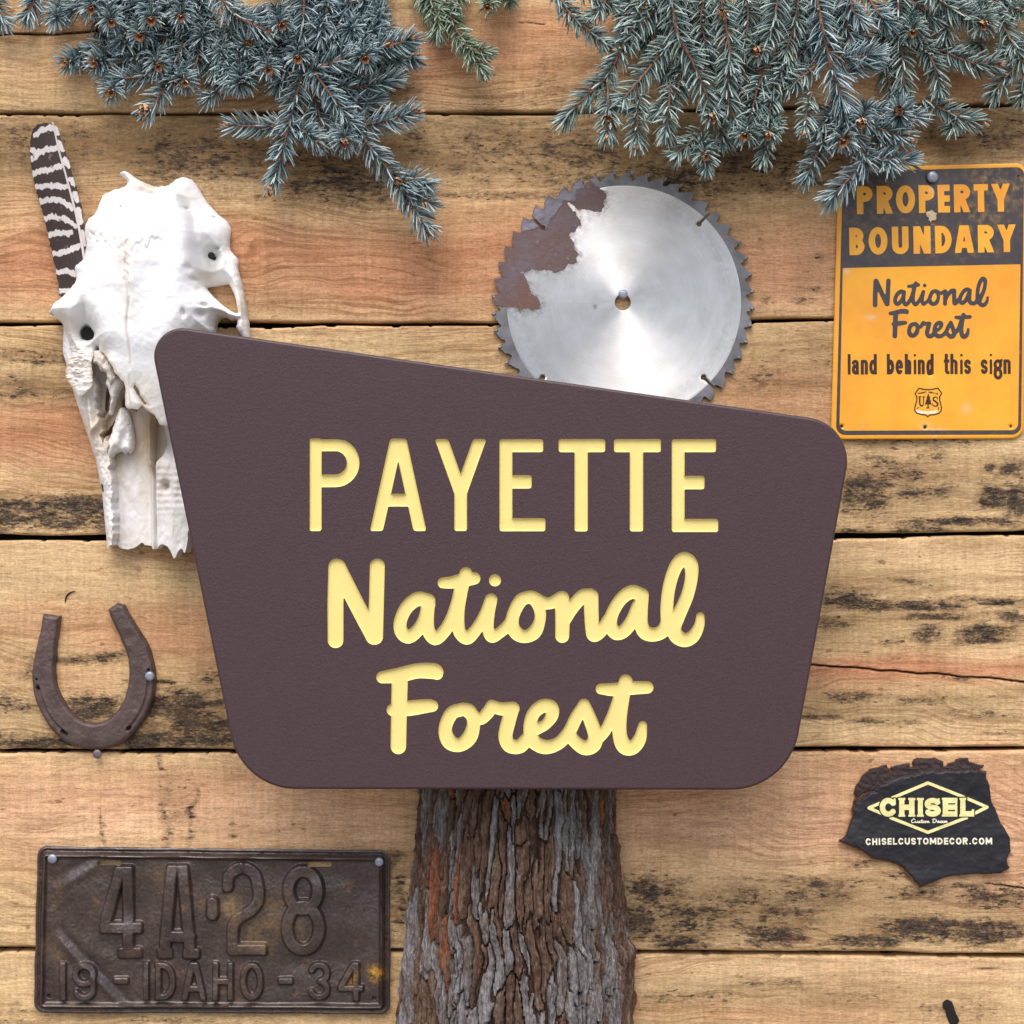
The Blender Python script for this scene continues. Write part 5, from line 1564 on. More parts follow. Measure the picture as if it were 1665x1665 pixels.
# ------------------------------------------------------------------ licence plate
def build_plate():
    k = kk(8)
    root = empty('licence_plate', P(346, 1646, 0, k))
    tag(root, 'rusted old embossed licence plate nailed at the lower left', 'licence plate')
    Z = lambda p: zc(p, 40, 1350, 2.685)
    pts = fillet([(61, 1376), (634.5, 1382), (634.5, 1648.5), (55.5, 1647)], [17, 17, 17, 17], 8)
    base = rough(sd_poly(pts), 1.6, 34, 3)
    slots = sd_strokes([[(163, 1402, 4.2), (195, 1402, 4.2)], [(504.5, 1404.5, 4.2), (536.5, 1404.5, 4.2)]])
    f = cut(base, slots)
    rim = sd_poly(fillet([(61, 1376), (634.5, 1382), (634.5, 1648.5), (55.5, 1647)], [17, 17, 17, 17], 8))
    g = 140; s = 7.568
    C1 = lambda ch, a, b, y0=1407, y1=1555, t=15.5: letter_sdf(ch, a, b, y0, y1, t, r=3)
    four = union(both(sd_strokes([[(140 + 530 / s, 1390), (140 + 530 / s, 1570)], [(140 + 455 / s, 1403), (140 + 270 / s, 1490), (140 + 235 / s, 1505)], [(140 + 150 / s, 1507), (140 + 700 / s, 1507)]], 8.0), box(165, 1407, 232, 1556), 3),
                 box(140 + 410 / s, 1540, 140 + 690 / s, 1556, 3))
    aa = union(both(sd_strokes([[(140 + 1080 / s, 1395), (140 + 960 / s, 1570)], [(140 + 1190 / s, 1395), (140 + 1310 / s, 1570)], [(140 + 1000 / s, 1521), (140 + 1290 / s, 1521)]], 8.2), box(258, 1406, 325, 1556), 3),
               box(258, 1541, 281, 1556, 3), box(300, 1541, 325, 1556, 3))
    dot = sd_strokes([[(347, 1466, 8.5), (347, 1485, 8.5)]])
    two = sd_strokes([catmull([(371, 1440, 8.3), (374, 1422, 8.3), (393, 1410, 8.3), (413, 1418, 8.3), (421, 1440, 8.3), (421, 1462, 8.3), (410, 1478, 8.3), (386, 1494, 8.3), (380, 1512, 8.3), (380, 1543, 8.3)], 5), [(381, 1542, 8.3), (433, 1542, 8.3)]])
    two = both(two, box(362, 1398, 434, 1552), 3)
    eight = sd_strokes([arc_pts(494, 1446, 24, 31, 0, 360, 30), arc_pts(494, 1507, 26, 36, 0, 360, 30)], 8.6)
    big = union(four, aa, dot, two, eight)
    small = []
    zz = lambda x: 40 + x / 2.685
    for ch, a, b in (('1', 158, 188), ('9', 215, 318), ('I', 520, 548), ('D', 575, 662), ('A', 690, 795), ('H', 825, 915), ('O', 945, 1045), ('3', 1240, 1335), ('4', 1372, 1480)):
        small.append(letter_sdf(ch, zz(a), zz(b), 1563.5, 1624, 8.6, r=2))
    small += [box(zz(393), 1589, zz(455), 1598, 2), box(zz(1112), 1589, zz(1172), 1598, 2)]
    sm = union(*small)
    corner = sd_strokes([Z([(108, 722, 8)]), Z([(1527, 730, 7)])])

    def h(U, V, SD):
        r = rim(U, V)
        d = 12 + 0 * U
        bead = np.exp(-((r + 13.5) / 3.2) ** 2) * 8.0
        d = d + bead - 3.2 * np.exp(-((r + 6.5) / 2.6) ** 2) - 2.5 * sstep(-4, 0, r)
        d += 2.5 * sstep(-26, -19, -(-r)) * 0
        d += 11.0 * sstep(4.2, -1.2, big(U, V)) * (.4 + .8 * vn(U / 40, V / 40, 8))
        d += 8.0 * sstep(3.0, -.8, sm(U, V)) * (.75 + .45 * vn(U / 35, V / 35, 9))
        # dents and a long crease
        d += (fbm(U / 70, V / 60, 10, 2) - .5) * 9 + (fbm(U / 16, V / 16, 11, 3) - .5) * 1.0 + (fbm(U / 3.5, V / 3.5, 12, 2) - .5) * .8
        a = (U - 95) * .72 - (V - 1525) * .69
        w = np.exp(-(a / 7) ** 2) * sstep(85, 110, U) * sstep(225, 190, U)
        d += 3.2 * w - 3.0 * np.exp(-((a - 12) / 7) ** 2) * sstep(85, 110, U) * sstep(225, 190, U)
        a2 = (U - 120) * .5 + (V - 1430) * .86
        d += 3 * np.exp(-(a2 / 8) ** 2) * np.exp(-((U - 135) / 40) ** 2) - 3 * np.exp(-((a2 + 16) / 9) ** 2) * np.exp(-((U - 135) / 40) ** 2)
        a3 = (U - 395) * .93 + (V - 1406) * -.36
        d += 3.5 * np.exp(-(a3 / 3.5) ** 2) * np.exp(-((V - 1408) / 11) ** 2)
        d -= 5 * sstep(.7, -.7, corner(U, V))
        return np.maximum(d, 2.5)
    at = {'ochre': lambda U, V, SD: .6 * np.clip(1.2 * gauss(U, V, 375, 1476, 22, 22) + .9 * gauss(U, V, 422, 1520, 30, 26) + .7 * gauss(U, V, 256, 1420, 14, 18) + .6 * gauss(U, V, 90, 1440, 12, 30) + .6 * gauss(U, V, 445, 1475, 16, 40) + .5 * gauss(U, V, 490, 1510, 10, 25) + .5 * gauss(U, V, 90, 1540, 16, 30) + .4 * gauss(U, V, 370, 1610, 20, 20), 0, 1),
          'paint': lambda U, V, SD: np.clip(1.1 * gauss(U, V, 611, 1578, 12, 8, 20) + .35 * gauss(U, V, 575, 1590, 6, 14, 30) + .4 * gauss(U, V, 608, 1592, 8, 6), 0, 1)}
    relief('plate', f, 1.2, h, lambda U, V, SD: h(U, V, SD) - 2.2, M['plate'], root, k, attrs=at, angle=60)
    nail(85, 1396.5, 19, 7.6, 'bright nail head in the top left corner of the licence plate')
    nail(616.5, 1401.5, 19, 7.2, 'bright nail head in the top right corner of the licence plate')


# ------------------------------------------------------------------ torn black slab with emblem
def build_slab():
    k = kk(14)
    root = empty('torn_slab', P(1508, 1440, 0, k))
    tag(root, 'torn black slab with pale diamond emblem and web address', 'shop sign')
    Z = lambda p: zc(p, 1350, 1210, 5.286)
    out = Z([(75, 822), (100, 818), (130, 790), (150, 745), (168, 700), (190, 640), (203, 600), (192, 555), (212, 520), (208, 490), (228, 462), (214, 425), (222, 390), (236, 350), (268, 310), (282, 272), (315, 250), (350, 218), (420, 200), (488, 178), (500, 205), (522, 222), (530, 198), (600, 182),
             (690, 166), (692, 205), (722, 196), (712, 168), (722, 140), (752, 122), (830, 126), (915, 122), (950, 142), (978, 152), (980, 196), (1008, 192), (1022, 168), (1080, 156), (1090, 132), (1130, 124), (1196, 122), (1200, 152), (1260, 172), (1335, 186), (1318, 208), (1290, 222), (1350, 240), (1346, 290),
             (1375, 350), (1384, 420), (1390, 485), (1420, 545), (1446, 610), (1472, 680), (1502, 724), (1530, 775), (1552, 815), (1550, 870), (1556, 920), (1530, 970), (1518, 1004), (1530, 1040), (1548, 1064), (1510, 1085), (1478, 1112), (1380, 1118), (1250, 1118), (1120, 1126), (1010, 1140), (930, 1166), (880, 1192), (820, 1205), (782, 1228),
             (745, 1195), (700, 1140), (640, 1072), (570, 1022), (480, 1000), (370, 978), (300, 930), (240, 890), (190, 876), (140, 852)])
    f = rough(sd_poly(out), .8, 4, 3)
    tear = sd_strokes([Z([(250, 465, 9), (320, 420, 9), (345, 405, 4)]), Z([(370, 410, 6), (400, 412, 4)]), Z([(520, 215, 9), (530, 250, 5)])])
    f = cut(f, tear)
    line = [(0, 640), (208, 560), (330, 430), (430, 370), (520, 330), (620, 290), (850, 240), (1100, 245), (1400, 235)]

    def raw(U, V, SD):
        x = (U - 1350) * 5.286; y = (V - 1210) * 5.286
        ly = np.interp(x, *zip(*line)) + (vn(x / 40, y / 40, 3) - .5) * 26
        return sstep(8, -8, y - ly)

    def h(U, V, SD):
        x = (U - 1350) * 5.286; y = (V - 1210) * 5.286
        rw = raw(U, V, SD)
        d = 13 + 7 * gauss(U, V, 1390, 1385, 50, 40) + 4 * gauss(U, V, 1490, 1440, 40, 20) - 5 * gauss(U, V, 1620, 1300, 60, 60)
        d = d - rw * (2.0 + 4 * fbm(U / 7, V / 5, 5, 3)) + (fbm(U / 22, V / 18, 6, 3) - .5) * 3 + (fbm(U / 4, V / 4, 7, 2) - .5) * (.35 + rw * 1.5)
        return d - 2.2 * (1 - np.clip(-SD / 2.2, 0, 1)) ** 2
    relief('slab', f, 1.1, h, lambda U, V, SD: np.maximum(h(U, V, SD) - 9 + 0 * U, 2.0) * .0 + h(U, V, SD) - 6.5, M['slab'], root, k, side=M['slab_edge'], attrs={'raw': raw}, angle=50)
    def f_edge(U, V):
        return np.maximum(f(U + 1.5, V - 2.4), (U - 1496) * .7 - (V - 1340) * .1)
    f_edge.bbox = (f.bbox[0] - 3, f.bbox[1], 1512, f.bbox[3] + 4)
    relief('torn_edge', f_edge, 1.1, lambda U, V, SD: h(U, V, 0 * U - 20) - 5.5 + (fbm(U / 3, V / 3, 5, 2) - .5), lambda U, V, SD: h(U, V, 0 * U - 20) - 8.5, M['slab_edge'], root, k)
    hh = lambda U, V: h(U, V, 0 * U - 20) * 1.0
    E = lambda p: zc(p, 1400, 1260, 7.4)
    dia = sd_strokes([E(p) for p in ([(95, 398), (245, 335)], [(370, 282), (805, 97), (1240, 268)], [(1285, 288), (1525, 393), (1375, 466)], [(1275, 517), (805, 692), (360, 516)], [(245, 462), (95, 398)])], 2.5)
    e = lambda x: 1400 + x / 7.4
    y0, y1 = 1260 + 277 / 7.4, 1260 + 503 / 7.4
    word_sd = []
    for ch, a, b in (('C', 226, 432), ('H', 450, 652), ('I', 675, 752), ('S', 765, 962), ('E', 975, 1162), ('L', 1188, 1366)):
        a, b = e(a), e(b)
        t = 8.6
        g_ = letter_sdf(ch, a + (1.2 if ch in 'HIEL' else 0), b - (1.2 if ch in 'HI' else 0), y0, y1, t)
        extra = []
        if ch in 'HIEL':
            stems = {'H': (a + 1.2 + t / 2, b - 1.2 - t / 2), 'I': ((a + b) / 2,), 'E': (a + 1.2 + t / 2,), 'L': (a + 1.2 + t / 2,)}[ch]
            for sx in stems:
                extra += [box(sx - t / 2 - 1.3, y0, sx + t / 2 + 1.3, y0 + 3.2), box(sx - t / 2 - 1.3, y1 - 3.2, sx + t / 2 + 1.3, y1)]
        if ch == 'E': extra += [box(b - 3.6, y0, b, y0 + 11), box(b - 3.6, y1 - 11, b, y1)]
        if ch == 'L': extra += [box(b - 3.6, y1 - 11.5, b, y1)]
        if ch == 'S': extra += [box(b - 5, y0 + .5, b - 2, y0 + 10)]
        if ch == 'C': extra += [box(b - 5, y0 + 1, b - 2, y0 + 11)]
        word_sd.append(union(g_, *extra) if extra else g_)
        relief('letter', word_sd[-1], 0.6, 1.0, -.6, M['print_pale'], root, k, warp=hh, angle=50)
    wsd = union(*word_sd)

    def dia_cut(U, V):
        return np.maximum(dia(U, V), 2.0 - wsd(U, V))
    dia_cut.bbox = dia.bbox
    relief('diamond_outline', dia_cut, 0.7, .75, -.6, M['print_pale'], root, k, warp=hh, angle=50)
    # small script line
    x = e(598); sc = []
    yb = 1260 + 578 / 7.4
    def scr(pts, w): return [(x + p[0] + (5.6 - p[1]) * .18, yb - 5.6 + p[1]) for p in pts], w
    G = {'C': ([[(3.6, 1.0), (2.4, 0.0), (.9, 1.2), (.5, 3.6), (1.6, 5.4), (3.4, 4.8), (4.4, 4.2)]], 4.0), 'u': ([[(.2, 3.0), (.2, 4.8), (1.2, 5.3), (2.2, 4.2), (2.3, 3.0), (2.4, 5.0), (3.2, 5.2)]], 3.0), 's': ([[(.1, 5.2), (1.2, 3.0), (1.9, 4.2), (1.6, 5.3), (.6, 5.2), (2.4, 5.2)]], 2.3),
         't': ([[(1.0, 1.0), (.9, 4.6), (1.6, 5.4), (2.3, 4.9)], [(.1, 2.6), (1.9, 2.5)]], 2.1), 'o': ([arc_pts(1.3, 4.2, 1.1, 1.2, 0, 360, 12), [(2.0, 3.4), (3.0, 3.6)]], 2.8), 'm': ([[(.2, 5.4), (.3, 3.2), (.4, 4.0), (1.4, 3.0), (1.6, 5.3), (1.7, 4.0), (2.7, 3.0), (2.9, 5.2), (3.6, 5.0)]], 3.7),
         ' ': ([], 2.2), 'D': ([[(1.2, .4), (1.0, 5.2), (2.8, 5.2), (4.4, 3.4), (3.6, .8), (1.6, .1), (.2, 1.0)]], 5.0), 'e': ([[(.2, 4.4), (1.9, 3.7), (1.3, 2.9), (.3, 4.0), (.9, 5.3), (2.4, 4.9)]], 2.5), 'c': ([[(1.9, 3.3), (1.0, 3.0), (.3, 4.2), (1.0, 5.4), (2.3, 4.9)]], 2.4), 'r': ([[(.2, 5.3), (.6, 3.1), (1.5, 3.2), (1.5, 4.9), (2.2, 5.1)]], 2.4)}
    tot = sum(G[c][1] for c in 'Custom Decor'); fx = (e(1042) - e(598)) / tot
    for c in 'Custom Decor':
        for s_ in G[c][0]:
            sc.append([(x + p[0] * fx + (5.6 - p[1]) * .18, yb - 6.6 + p[1] * 1.18, .62) for p in s_])
        x += G[c][1] * fx
    relief('script_line', sd_strokes(sc), 0.35, .7, -.5, M['print_cream'], root, k, warp=hh, angle=50)
    txt = 'CHISELCUSTOMDECOR.COM'
    W_ = {'I': .36, '.': .36, 'M': 1.15, 'O': 1.0, 'C': .95, 'D': .92, 'L': .75, 'E': .75, 'T': .82, 'H': .9, 'S': .85, 'U': .9, 'R': .88}
    hgt = 10.8; gap = 2.0
    tot = sum(W_[c] for c in txt); U0, U1 = e(50), e(1580)
    un = (U1 - U0 - gap * (len(txt) - 1)) / tot
    x = U0; ls = []
    for c in txt:
        w = W_[c] * un
        ls.append(letter_sdf(c, x, x + w, 1260 + 758 / 7.4, 1260 + 838 / 7.4, 2.35, clip=(c != '.'))); x += w + gap
    relief('web_address', union(*ls), 0.5, .7, -.5, M['print_cream'], root, k, warp=hh, angle=50)
# ------------------------------------------------------------------ spruce branches
class Branch:
    def __init__(self, label, mat, at, seed, out=0):
        self.dd = out
        self.root = empty('spruce_branch', P(at[0], at[1], 30))
        tag(self.root, label, 'spruce branch', 'spruce branches hung along the top of the wall')
        self.mat = mat; self.r = np.random.RandomState(seed)
        self.nv = []; self.nf = []; self.tint = []; self.count = 0

    def pt(self, u, v, d):
        d = d + self.dd
        return np.array(P(u, v, d, kk(d)))

    def shoot(self, pts, L=31, dens=1.2, r0=1.7, bud=1, green=0.0, ang=(70, 42), back=False, bare=0.0):
        """pts: (u, v, d) along the twig from its base to its tip"""
        R = self.r
        c = np.array([self.pt(*p) for p in catmull(pts, 8)]) if len(pts) > 2 else np.array([self.pt(*p) for p in [tuple(np.array(pts[0]) * (1 - t) + np.array(pts[1]) * t) for t in np.linspace(0, 1, 9)]])
        seg = np.linalg.norm(np.diff(c, axis=0), axis=1); cum = np.concatenate([[0], np.cumsum(seg)]); tot = cum[-1]
        tpx = tot / S
        V_, F_ = tube(c, np.linspace(2.6, 1.7, len(c)) * S * (r0 / 1.7), 7)
        o = put('twig', make_mesh('twig', V_ - np.array(self.root.location), F_, M['twig'], angle=0), self.root)
        n = int(tpx * dens) + 16
        s = np.sort(np.concatenate([R.uniform(bare, 1, n - 14), R.uniform(.93, 1.0, 14)])) * tot
        pos = np.stack([np.interp(s, cum, c[:, i]) for i in range(3)], 1)
        tan = np.stack([np.interp(s, cum, np.gradient(c, axis=0)[:, i]) for i in range(3)], 1)
        tan /= np.linalg.norm(tan, axis=1)[:, None]
        ref = np.where(np.abs(tan[:, 1:2]) > .8, np.array([[1.0, 0, 0.1]]), np.array([[0, -1.0, 0]]))
        A = ref - tan * (ref * tan).sum(1)[:, None]; A /= np.linalg.norm(A, axis=1)[:, None]
        B = np.cross(tan, A)
        n = len(s)
        dens = 0
        ph = np.arange(n) * 2.399963 + R.uniform(0, 6.28) + R.normal(0, .25, n)
        pd = np.cos(ph)[:, None] * A + np.sin(ph)[:, None] * B
        f = s / tot
        # fewer needles stand straight out towards the viewer, so the twig shows
        facing = -pd[:, 1] * (1 - np.abs(tan[:, 1]))
        kp = ~((facing > .45) & (R.uniform(0, 1, n) < .62) & (f < .93))
        pos, tan, pd, f, s = pos[kp], tan[kp], pd[kp], f[kp], s[kp]; n = len(s)
        an = np.radians(np.interp(f, [0, .8, 1], [ang[0], ang[0] - 6, ang[1]]) + R.normal(0, 12, n))
        an = np.where((f > .97), an * R.uniform(.5, 1.5, n), an)
        d0 = np.cos(an)[:, None] * tan + np.sin(an)[:, None] * pd
        ln = L * S * R.uniform(.78, 1.14, n) * np.interp(f, [0, .1, .9, 1], [.8, 1, 1, .82])
        bend = R.uniform(.2, .6, n)[:, None]
        wd = R.uniform(1.3, 1.95, n) * S
        tt = [0, .3, .65, .9, 1.0]; rr = [.6, 1.0, .95, .6, .0]
        sidev = np.cross(d0, tan); sidev /= np.linalg.norm(sidev, axis=1)[:, None] + 1e-9
        upv = np.cross(sidev, d0)
        rings = []
        tw = R.uniform(0, 3.14, n)
        e1 = np.cos(tw)[:, None] * sidev + np.sin(tw)[:, None] * upv; e2 = np.cross(d0, e1)
        for t, r_ in zip(tt[:-1], rr[:-1]):
            cen = pos + ln[:, None] * (t * d0 + bend * t * t * (tan * .75 - d0 * .25))
            for q in range(4):
                a = q * math.pi / 2
                rings.append(cen + (wd * r_)[:, None] * (math.cos(a) * e1 + .72 * math.sin(a) * e2))
        rings.append(pos + ln[:, None] * (d0 + bend * (tan * .75 - d0 * .25)))
        arr = np.stack(rings, 1)                # n, 17, 3
        # needles never pass through the boards
        arr[:, :, 1] = np.minimum(arr[:, :, 1], -3 * S - R.uniform(0, 4 * S, n)[:, None])
        fq = []
        for k_ in range(3):
            for q in range(4):
                fq.append((k_ * 4 + q, k_ * 4 + (q + 1) % 4, (k_ + 1) * 4 + (q + 1) % 4, (k_ + 1) * 4 + q))
        for q in range(4):
            fq.append((12 + q, 12 + (q + 1) % 4, 16, 16))
        fq = np.array(fq)
        base = self.count + np.arange(n)[:, None, None] * 17
        self.nv.append(arr.reshape(-1, 3)); self.nf.append((fq[None] + base).reshape(-1, 4)); self.count += n * 17
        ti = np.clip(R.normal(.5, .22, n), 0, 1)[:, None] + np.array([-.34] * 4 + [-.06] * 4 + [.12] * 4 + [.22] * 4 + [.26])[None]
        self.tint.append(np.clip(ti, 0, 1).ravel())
        tip = c[-1]; td = c[-1] - c[-3]; td /= np.linalg.norm(td)
        if bud:
            self.bud(tip + td * 5 * S, td, bud)
        return self

    def bud(self, tip, td, kind):
        R = self.r
        sz = R.uniform(7.4, 9.2) * S * (1.15 if kind == 2 else 1)
        rot = Vector(td).to_track_quat('Z', 'Y').to_matrix()
        Vs = []; Fs = []; Fm = []

        def add(v, f, m):
            b = len(Vs); Vs.extend(v); Fs.extend([tuple(i + b for i in q) for q in f]); Fm.extend([m] * len(f))
        if kind == 1:      # open cup of scales round a dark heart
            for layer, (nn, rad, hh, sp) in enumerate(((7, .95, .95, .9), (6, .7, 1.25, .7))):
                for i in range(nn):
                    a = 2 * math.pi * (i + .5 * layer) / nn + R.uniform(-.15, .15); w = math.pi / nn * 1.15
                    r0, r1 = .35 * rad, rad * R.uniform(.9, 1.12)
                    add([(r0 * math.cos(a - w), r0 * math.sin(a - w), -.3), (r0 * math.cos(a + w), r0 * math.sin(a + w), -.3), (r1 * math.cos(a + w * .8), r1 * math.sin(a + w * .8), hh * .55), (r1 * math.cos(a), r1 * math.sin(a), hh * R.uniform(.85, 1.1)), (r1 * math.cos(a - w * .8), r1 * math.sin(a - w * .8), hh * .55)],
                        [(0, 1, 2, 4), (4, 2, 3, 3)], 0)
            ns = 8
            hv = [(.42 * math.cos(2 * math.pi * i / ns), .42 * math.sin(2 * math.pi * i / ns), -.1) for i in range(ns)] + [(.3 * math.cos(2 * math.pi * i / ns), .3 * math.sin(2 * math.pi * i / ns), .4) for i in range(ns)] + [(0, 0, .5)]
            add(hv, [(i, (i + 1) % ns, ns + (i + 1) % ns, ns + i) for i in range(ns)] + [(ns + i, ns + (i + 1) % ns, 2 * ns, 2 * ns) for i in range(ns)], 1)
        else:              # closed bud of overlapping scales
            for layer in range(4):
                nn = 6 - layer; z0 = layer * .42; rad = (.85, .8, .6, .34)[layer]
                for i in range(nn):
                    a = 2 * math.pi * (i + .5 * (layer % 2)) / nn; w = math.pi / nn * 1.2
                    add([(rad * .8 * math.cos(a - w), rad * .8 * math.sin(a - w), z0 - .3), (rad * .8 * math.cos(a + w), rad * .8 * math.sin(a + w), z0 - .3), (rad * math.cos(a + w * .7), rad * math.sin(a + w * .7), z0 + .35), (rad * .7 * math.cos(a), rad * .7 * math.sin(a), z0 + .85), (rad * math.cos(a - w * .7), rad * math.sin(a - w * .7), z0 + .35)],
                        [(0, 1, 2, 4), (4, 2, 3, 3)], 0 if (i + layer) % 3 else 1)
        V_ = np.array([tip + np.array(rot @ Vector(v)) * sz for v in Vs]) - tip
        F4 = np.array([f for f in Fs if f[2] != f[3]]); F3 = np.array([f[:3] for f in Fs if f[2] == f[3]])
        fm = [m for f, m in zip(Fs, Fm) if f[2] != f[3]] + [m for f, m in zip(Fs, Fm) if f[2] == f[3]]
        put('bud', make_mesh('bud', V_, [F4, F3], [M['bud'], M['bud_dark']], fm, angle=60), self.root, tip - np.array(self.root.location))

    def face(self, u, v, d=60, du=0, dv=-26, L=30, bud=1, depth=44, dens=1.6):
        """a shoot that points out of the wall, seen end-on"""
        R = self.r
        self.shoot([(u + du + R.uniform(-5, 5), v + dv, d - depth), (u, v, d)], L, dens * .95, bud=bud, ang=(76, 64))

    def fill(self, n, u0, u1, v0, v1, d0, d1, seed):
        """inner shoots that thicken the spray behind the ones in front"""
        R = np.random.RandomState(seed)
        for i in range(n):
            u, v, d = R.uniform(u0, u1), R.uniform(v0, v1), R.uniform(d0, d1)
            a = R.normal(1.57, .8); l = R.uniform(40, 70)
            self.shoot([(u - l * math.cos(a) * .5, v - l * math.sin(a) * .5, d - 8), (u, v, d), (u + l * math.cos(a) * .5, v + l * math.sin(a) * .5, d + 8)], 29, 1.15, bud=0)

    def done(self):
        L = np.array(self.root.location)
        V_ = np.concatenate(self.nv) - L; F = np.concatenate(self.nf)
        tri = F[F[:, 2] == F[:, 3]][:, :3]; quad = F[F[:, 2] != F[:, 3]]
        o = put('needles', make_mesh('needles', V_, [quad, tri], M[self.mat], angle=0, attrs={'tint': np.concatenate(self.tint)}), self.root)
        tag(o, kind='stuff')
        return self.count // 17


def build_spruce():
    tot = 0
    R = np.random.RandomState(3)
    # 1: far upper left, end-on shoots
    b = Branch('blue spruce branch at the far upper left full of end-on shoots above the feather', 'needle_blue', (160, -30), 1)
    b.shoot([(40, -60, 16), (60, -20, 24), (44, 26, 30)], 30, bud=0); b.shoot([(-30, -40, 20), (-8, 0, 26), (4, 34, 30)], 30, bud=0)
    for (u, v, d, du, dv, bd) in ((91, 30, 44, 10, -30, 0), (149, 12, 62, 6, -26, 1), (180, 33, 70, -4, -26, 1), (246, 30, 72, 4, -26, 1), (294, 25, 74, -4, -30, 1), (228, 56, 58, 4, -24, 1), (111, 100, 36, 34, -12, 1), (157, 100, 44, 30, -14, 1),
                              (256, 105, 66, -6, -26, 1), (182, 147, 50, 14, -24, 1), (300, 131, 70, -8, -26, 1), (287, 132, 60, -4, -24, 2), (205, 70, 40, 10, -28, 0), (330, 60, 50, 0, -30, 0)):
        b.face(u, v, d, du, dv, bud=bd)
    b.shoot([(300, 60, 30), (275, 130, 44), (258, 160, 54), (242, 181, 60)], 31, bud=2); b.bud(b.pt(236, 176, 64), np.array([-.2, -.7, -.6]), 2)
    b.shoot([(260, 70, 20), (210, 95, 30), (170, 112, 34)], 29, bud=0); b.shoot([(300, 90, 20), (240, 122, 34), (196, 128, 40)], 30, bud=0); b.shoot([(320, 40, 30), (322, 90, 44), (312, 118, 46)], 30, bud=0)
    b.shoot([(330, 30, 18), (270, 60, 26), (205, 84, 30)], 29, bud=0); b.shoot([(350, -30, 20), (250, -6, 36), (130, -8, 40)], 31, bud=0); b.shoot([(330, -20, 20), (290, 10, 40), (235, -2, 46)], 31, bud=0)
    b.shoot([(200, -40, 20), (160, -6, 30), (118, 18, 34)], 30, bud=0); b.shoot([(240, 20, 12), (190, 60, 18), (150, 78, 22)], 26, bud=0); b.shoot([(345, 130, 20), (352, 148, 26), (338, 160, 30)], 26, bud=0)
    b.fill(12, 150, 340, -20, 70, 8, 30, 41)
    tot += b.done()
    # 2: upper left centre, bushy
    b = Branch('bushy blue spruce branch at the upper left with end-on shoots over the skull', 'needle_blue', (430, -30), 2)
    b.shoot([(350, -30, 44), (372, 14, 60), (402, 36, 66), (434, 50, 70)], 33, 1.3, bud=2, r0=2.2)
    for (u, v, d, du, dv, bd) in ((457, 38, 84, -6, -26, 1), (485, 92, 78, 0, -28, 1), (436, 110, 74, -4, -28, 1), (388, 135, 70, 2, -28, 0), (398, 133, 62, 6, -28, 1), (402, 73, 52, -8, 10, 2), (360, 84, 48, 4, -26, 0), (420, 90, 46, 6, -30, 0), (520, 40, 54, 4, -30, 0), (572, 48, 50, 6, -24, 0), (612, 30, 34, 4, -24, 0)):
        b.face(u, v, d, du, dv, bud=bd)
    b.shoot([(494, -40, 40), (494, 20, 50), (490, 60, 50)], 32, bud=0); b.shoot([(540, -40, 30), (532, 10, 44), (520, 62, 52)], 31, bud=0); b.shoot([(580, -40, 24), (566, 6, 34), (545, 50, 40)], 31, bud=0)
    b.shoot([(420, -40, 24), (470, -16, 34), (530, 0, 40)], 30, bud=0); b.shoot([(640, -30, 20), (610, -8, 30), (560, 10, 34)], 30, bud=0); b.shoot([(470, 40, 18), (440, 84, 26), (380, 110, 36)], 30, bud=0)
    b.shoot([(380, 20, 16), (372, 70, 30), (365, 108, 40)], 31, bud=0); b.shoot([(400, 60, 24), (388, 100, 40), (372, 130, 46)], 31, bud=0); b.shoot([(500, 50, 20), (470, 100, 34), (452, 140, 44)], 30, bud=0); b.shoot([(340, 20, 20), (345, 80, 30), (352, 120, 36)], 30, bud=0)
    b.shoot([(560, -20, 16), (600, 24, 22), (632, 52, 28)], 28, bud=0); b.shoot([(450, 10, 16), (500, 60, 24), (560, 80, 34)], 29, bud=0)
    b.fill(16, 350, 610, -20, 80, 8, 34, 42)
    tot += b.done()
    # 3: hanging star of long shoots left of the saw
    b = Branch('blue spruce branch with long drooping shoots hanging left of the saw blade', 'needle_blue', (560, 60), 3)
    b.shoot([(500, 100, 40), (480, 160, 52), (468, 213, 60), (445, 295, 66)], 31, 1.35, bud=2); b.shoot([(498, 96, 44), (520, 130, 60), (552, 173, 70), (570, 200, 72)], 32, 1.3, bud=0)
    b.shoot([(586, 214, 62), (602, 240, 66), (647, 297, 70), (693, 371, 74)], 33, 1.45, bud=2); b.bud(b.pt(646, 294, 76), np.array([.3, -.8, -.3]), 2)
    b.shoot([(566, 208, 52), (620, 198, 56), (668, 185, 62)], 32, 1.5, bud=2)
    b.shoot([(466, 206, 44), (425, 206, 46), (381, 204, 50)], 31, 1.4, bud=2); b.shoot([(470, 205, 50), (495, 214, 62), (513, 228, 76)], 30, 1.8, bud=1)
    b.face(560, 228, 92, -6, -30, L=33, bud=2); b.shoot([(646, 296, 66), (672, 292, 70), (695, 300, 74)], 28, 1.5, bud=0); b.shoot([(650, 300, 66), (680, 318, 70), (698, 330, 70)], 27, 1.3, bud=0)
    b.shoot([(500, 120, 50), (548, 98, 60), (590, 88, 66)], 32, 1.4, bud=0); b.face(593, 92, 88, -6, -26, L=32); b.shoot([(590, 88, 56), (628, 76, 62), (664, 66, 66)], 32, 1.45, bud=1); b.bud(b.pt(631, 73, 74), np.array([.3, -.9, .1]), 1)
    b.shoot([(520, 140, 34), (580, 142, 40), (640, 128, 44)], 30, 1.5, bud=0); b.shoot([(520, 150, 28), (580, 168, 34), (610, 160, 36)], 29, 1.4, bud=0); b.shoot([(510, 150, 26), (520, 190, 34), (532, 232, 44)], 29, 1.3, bud=0)
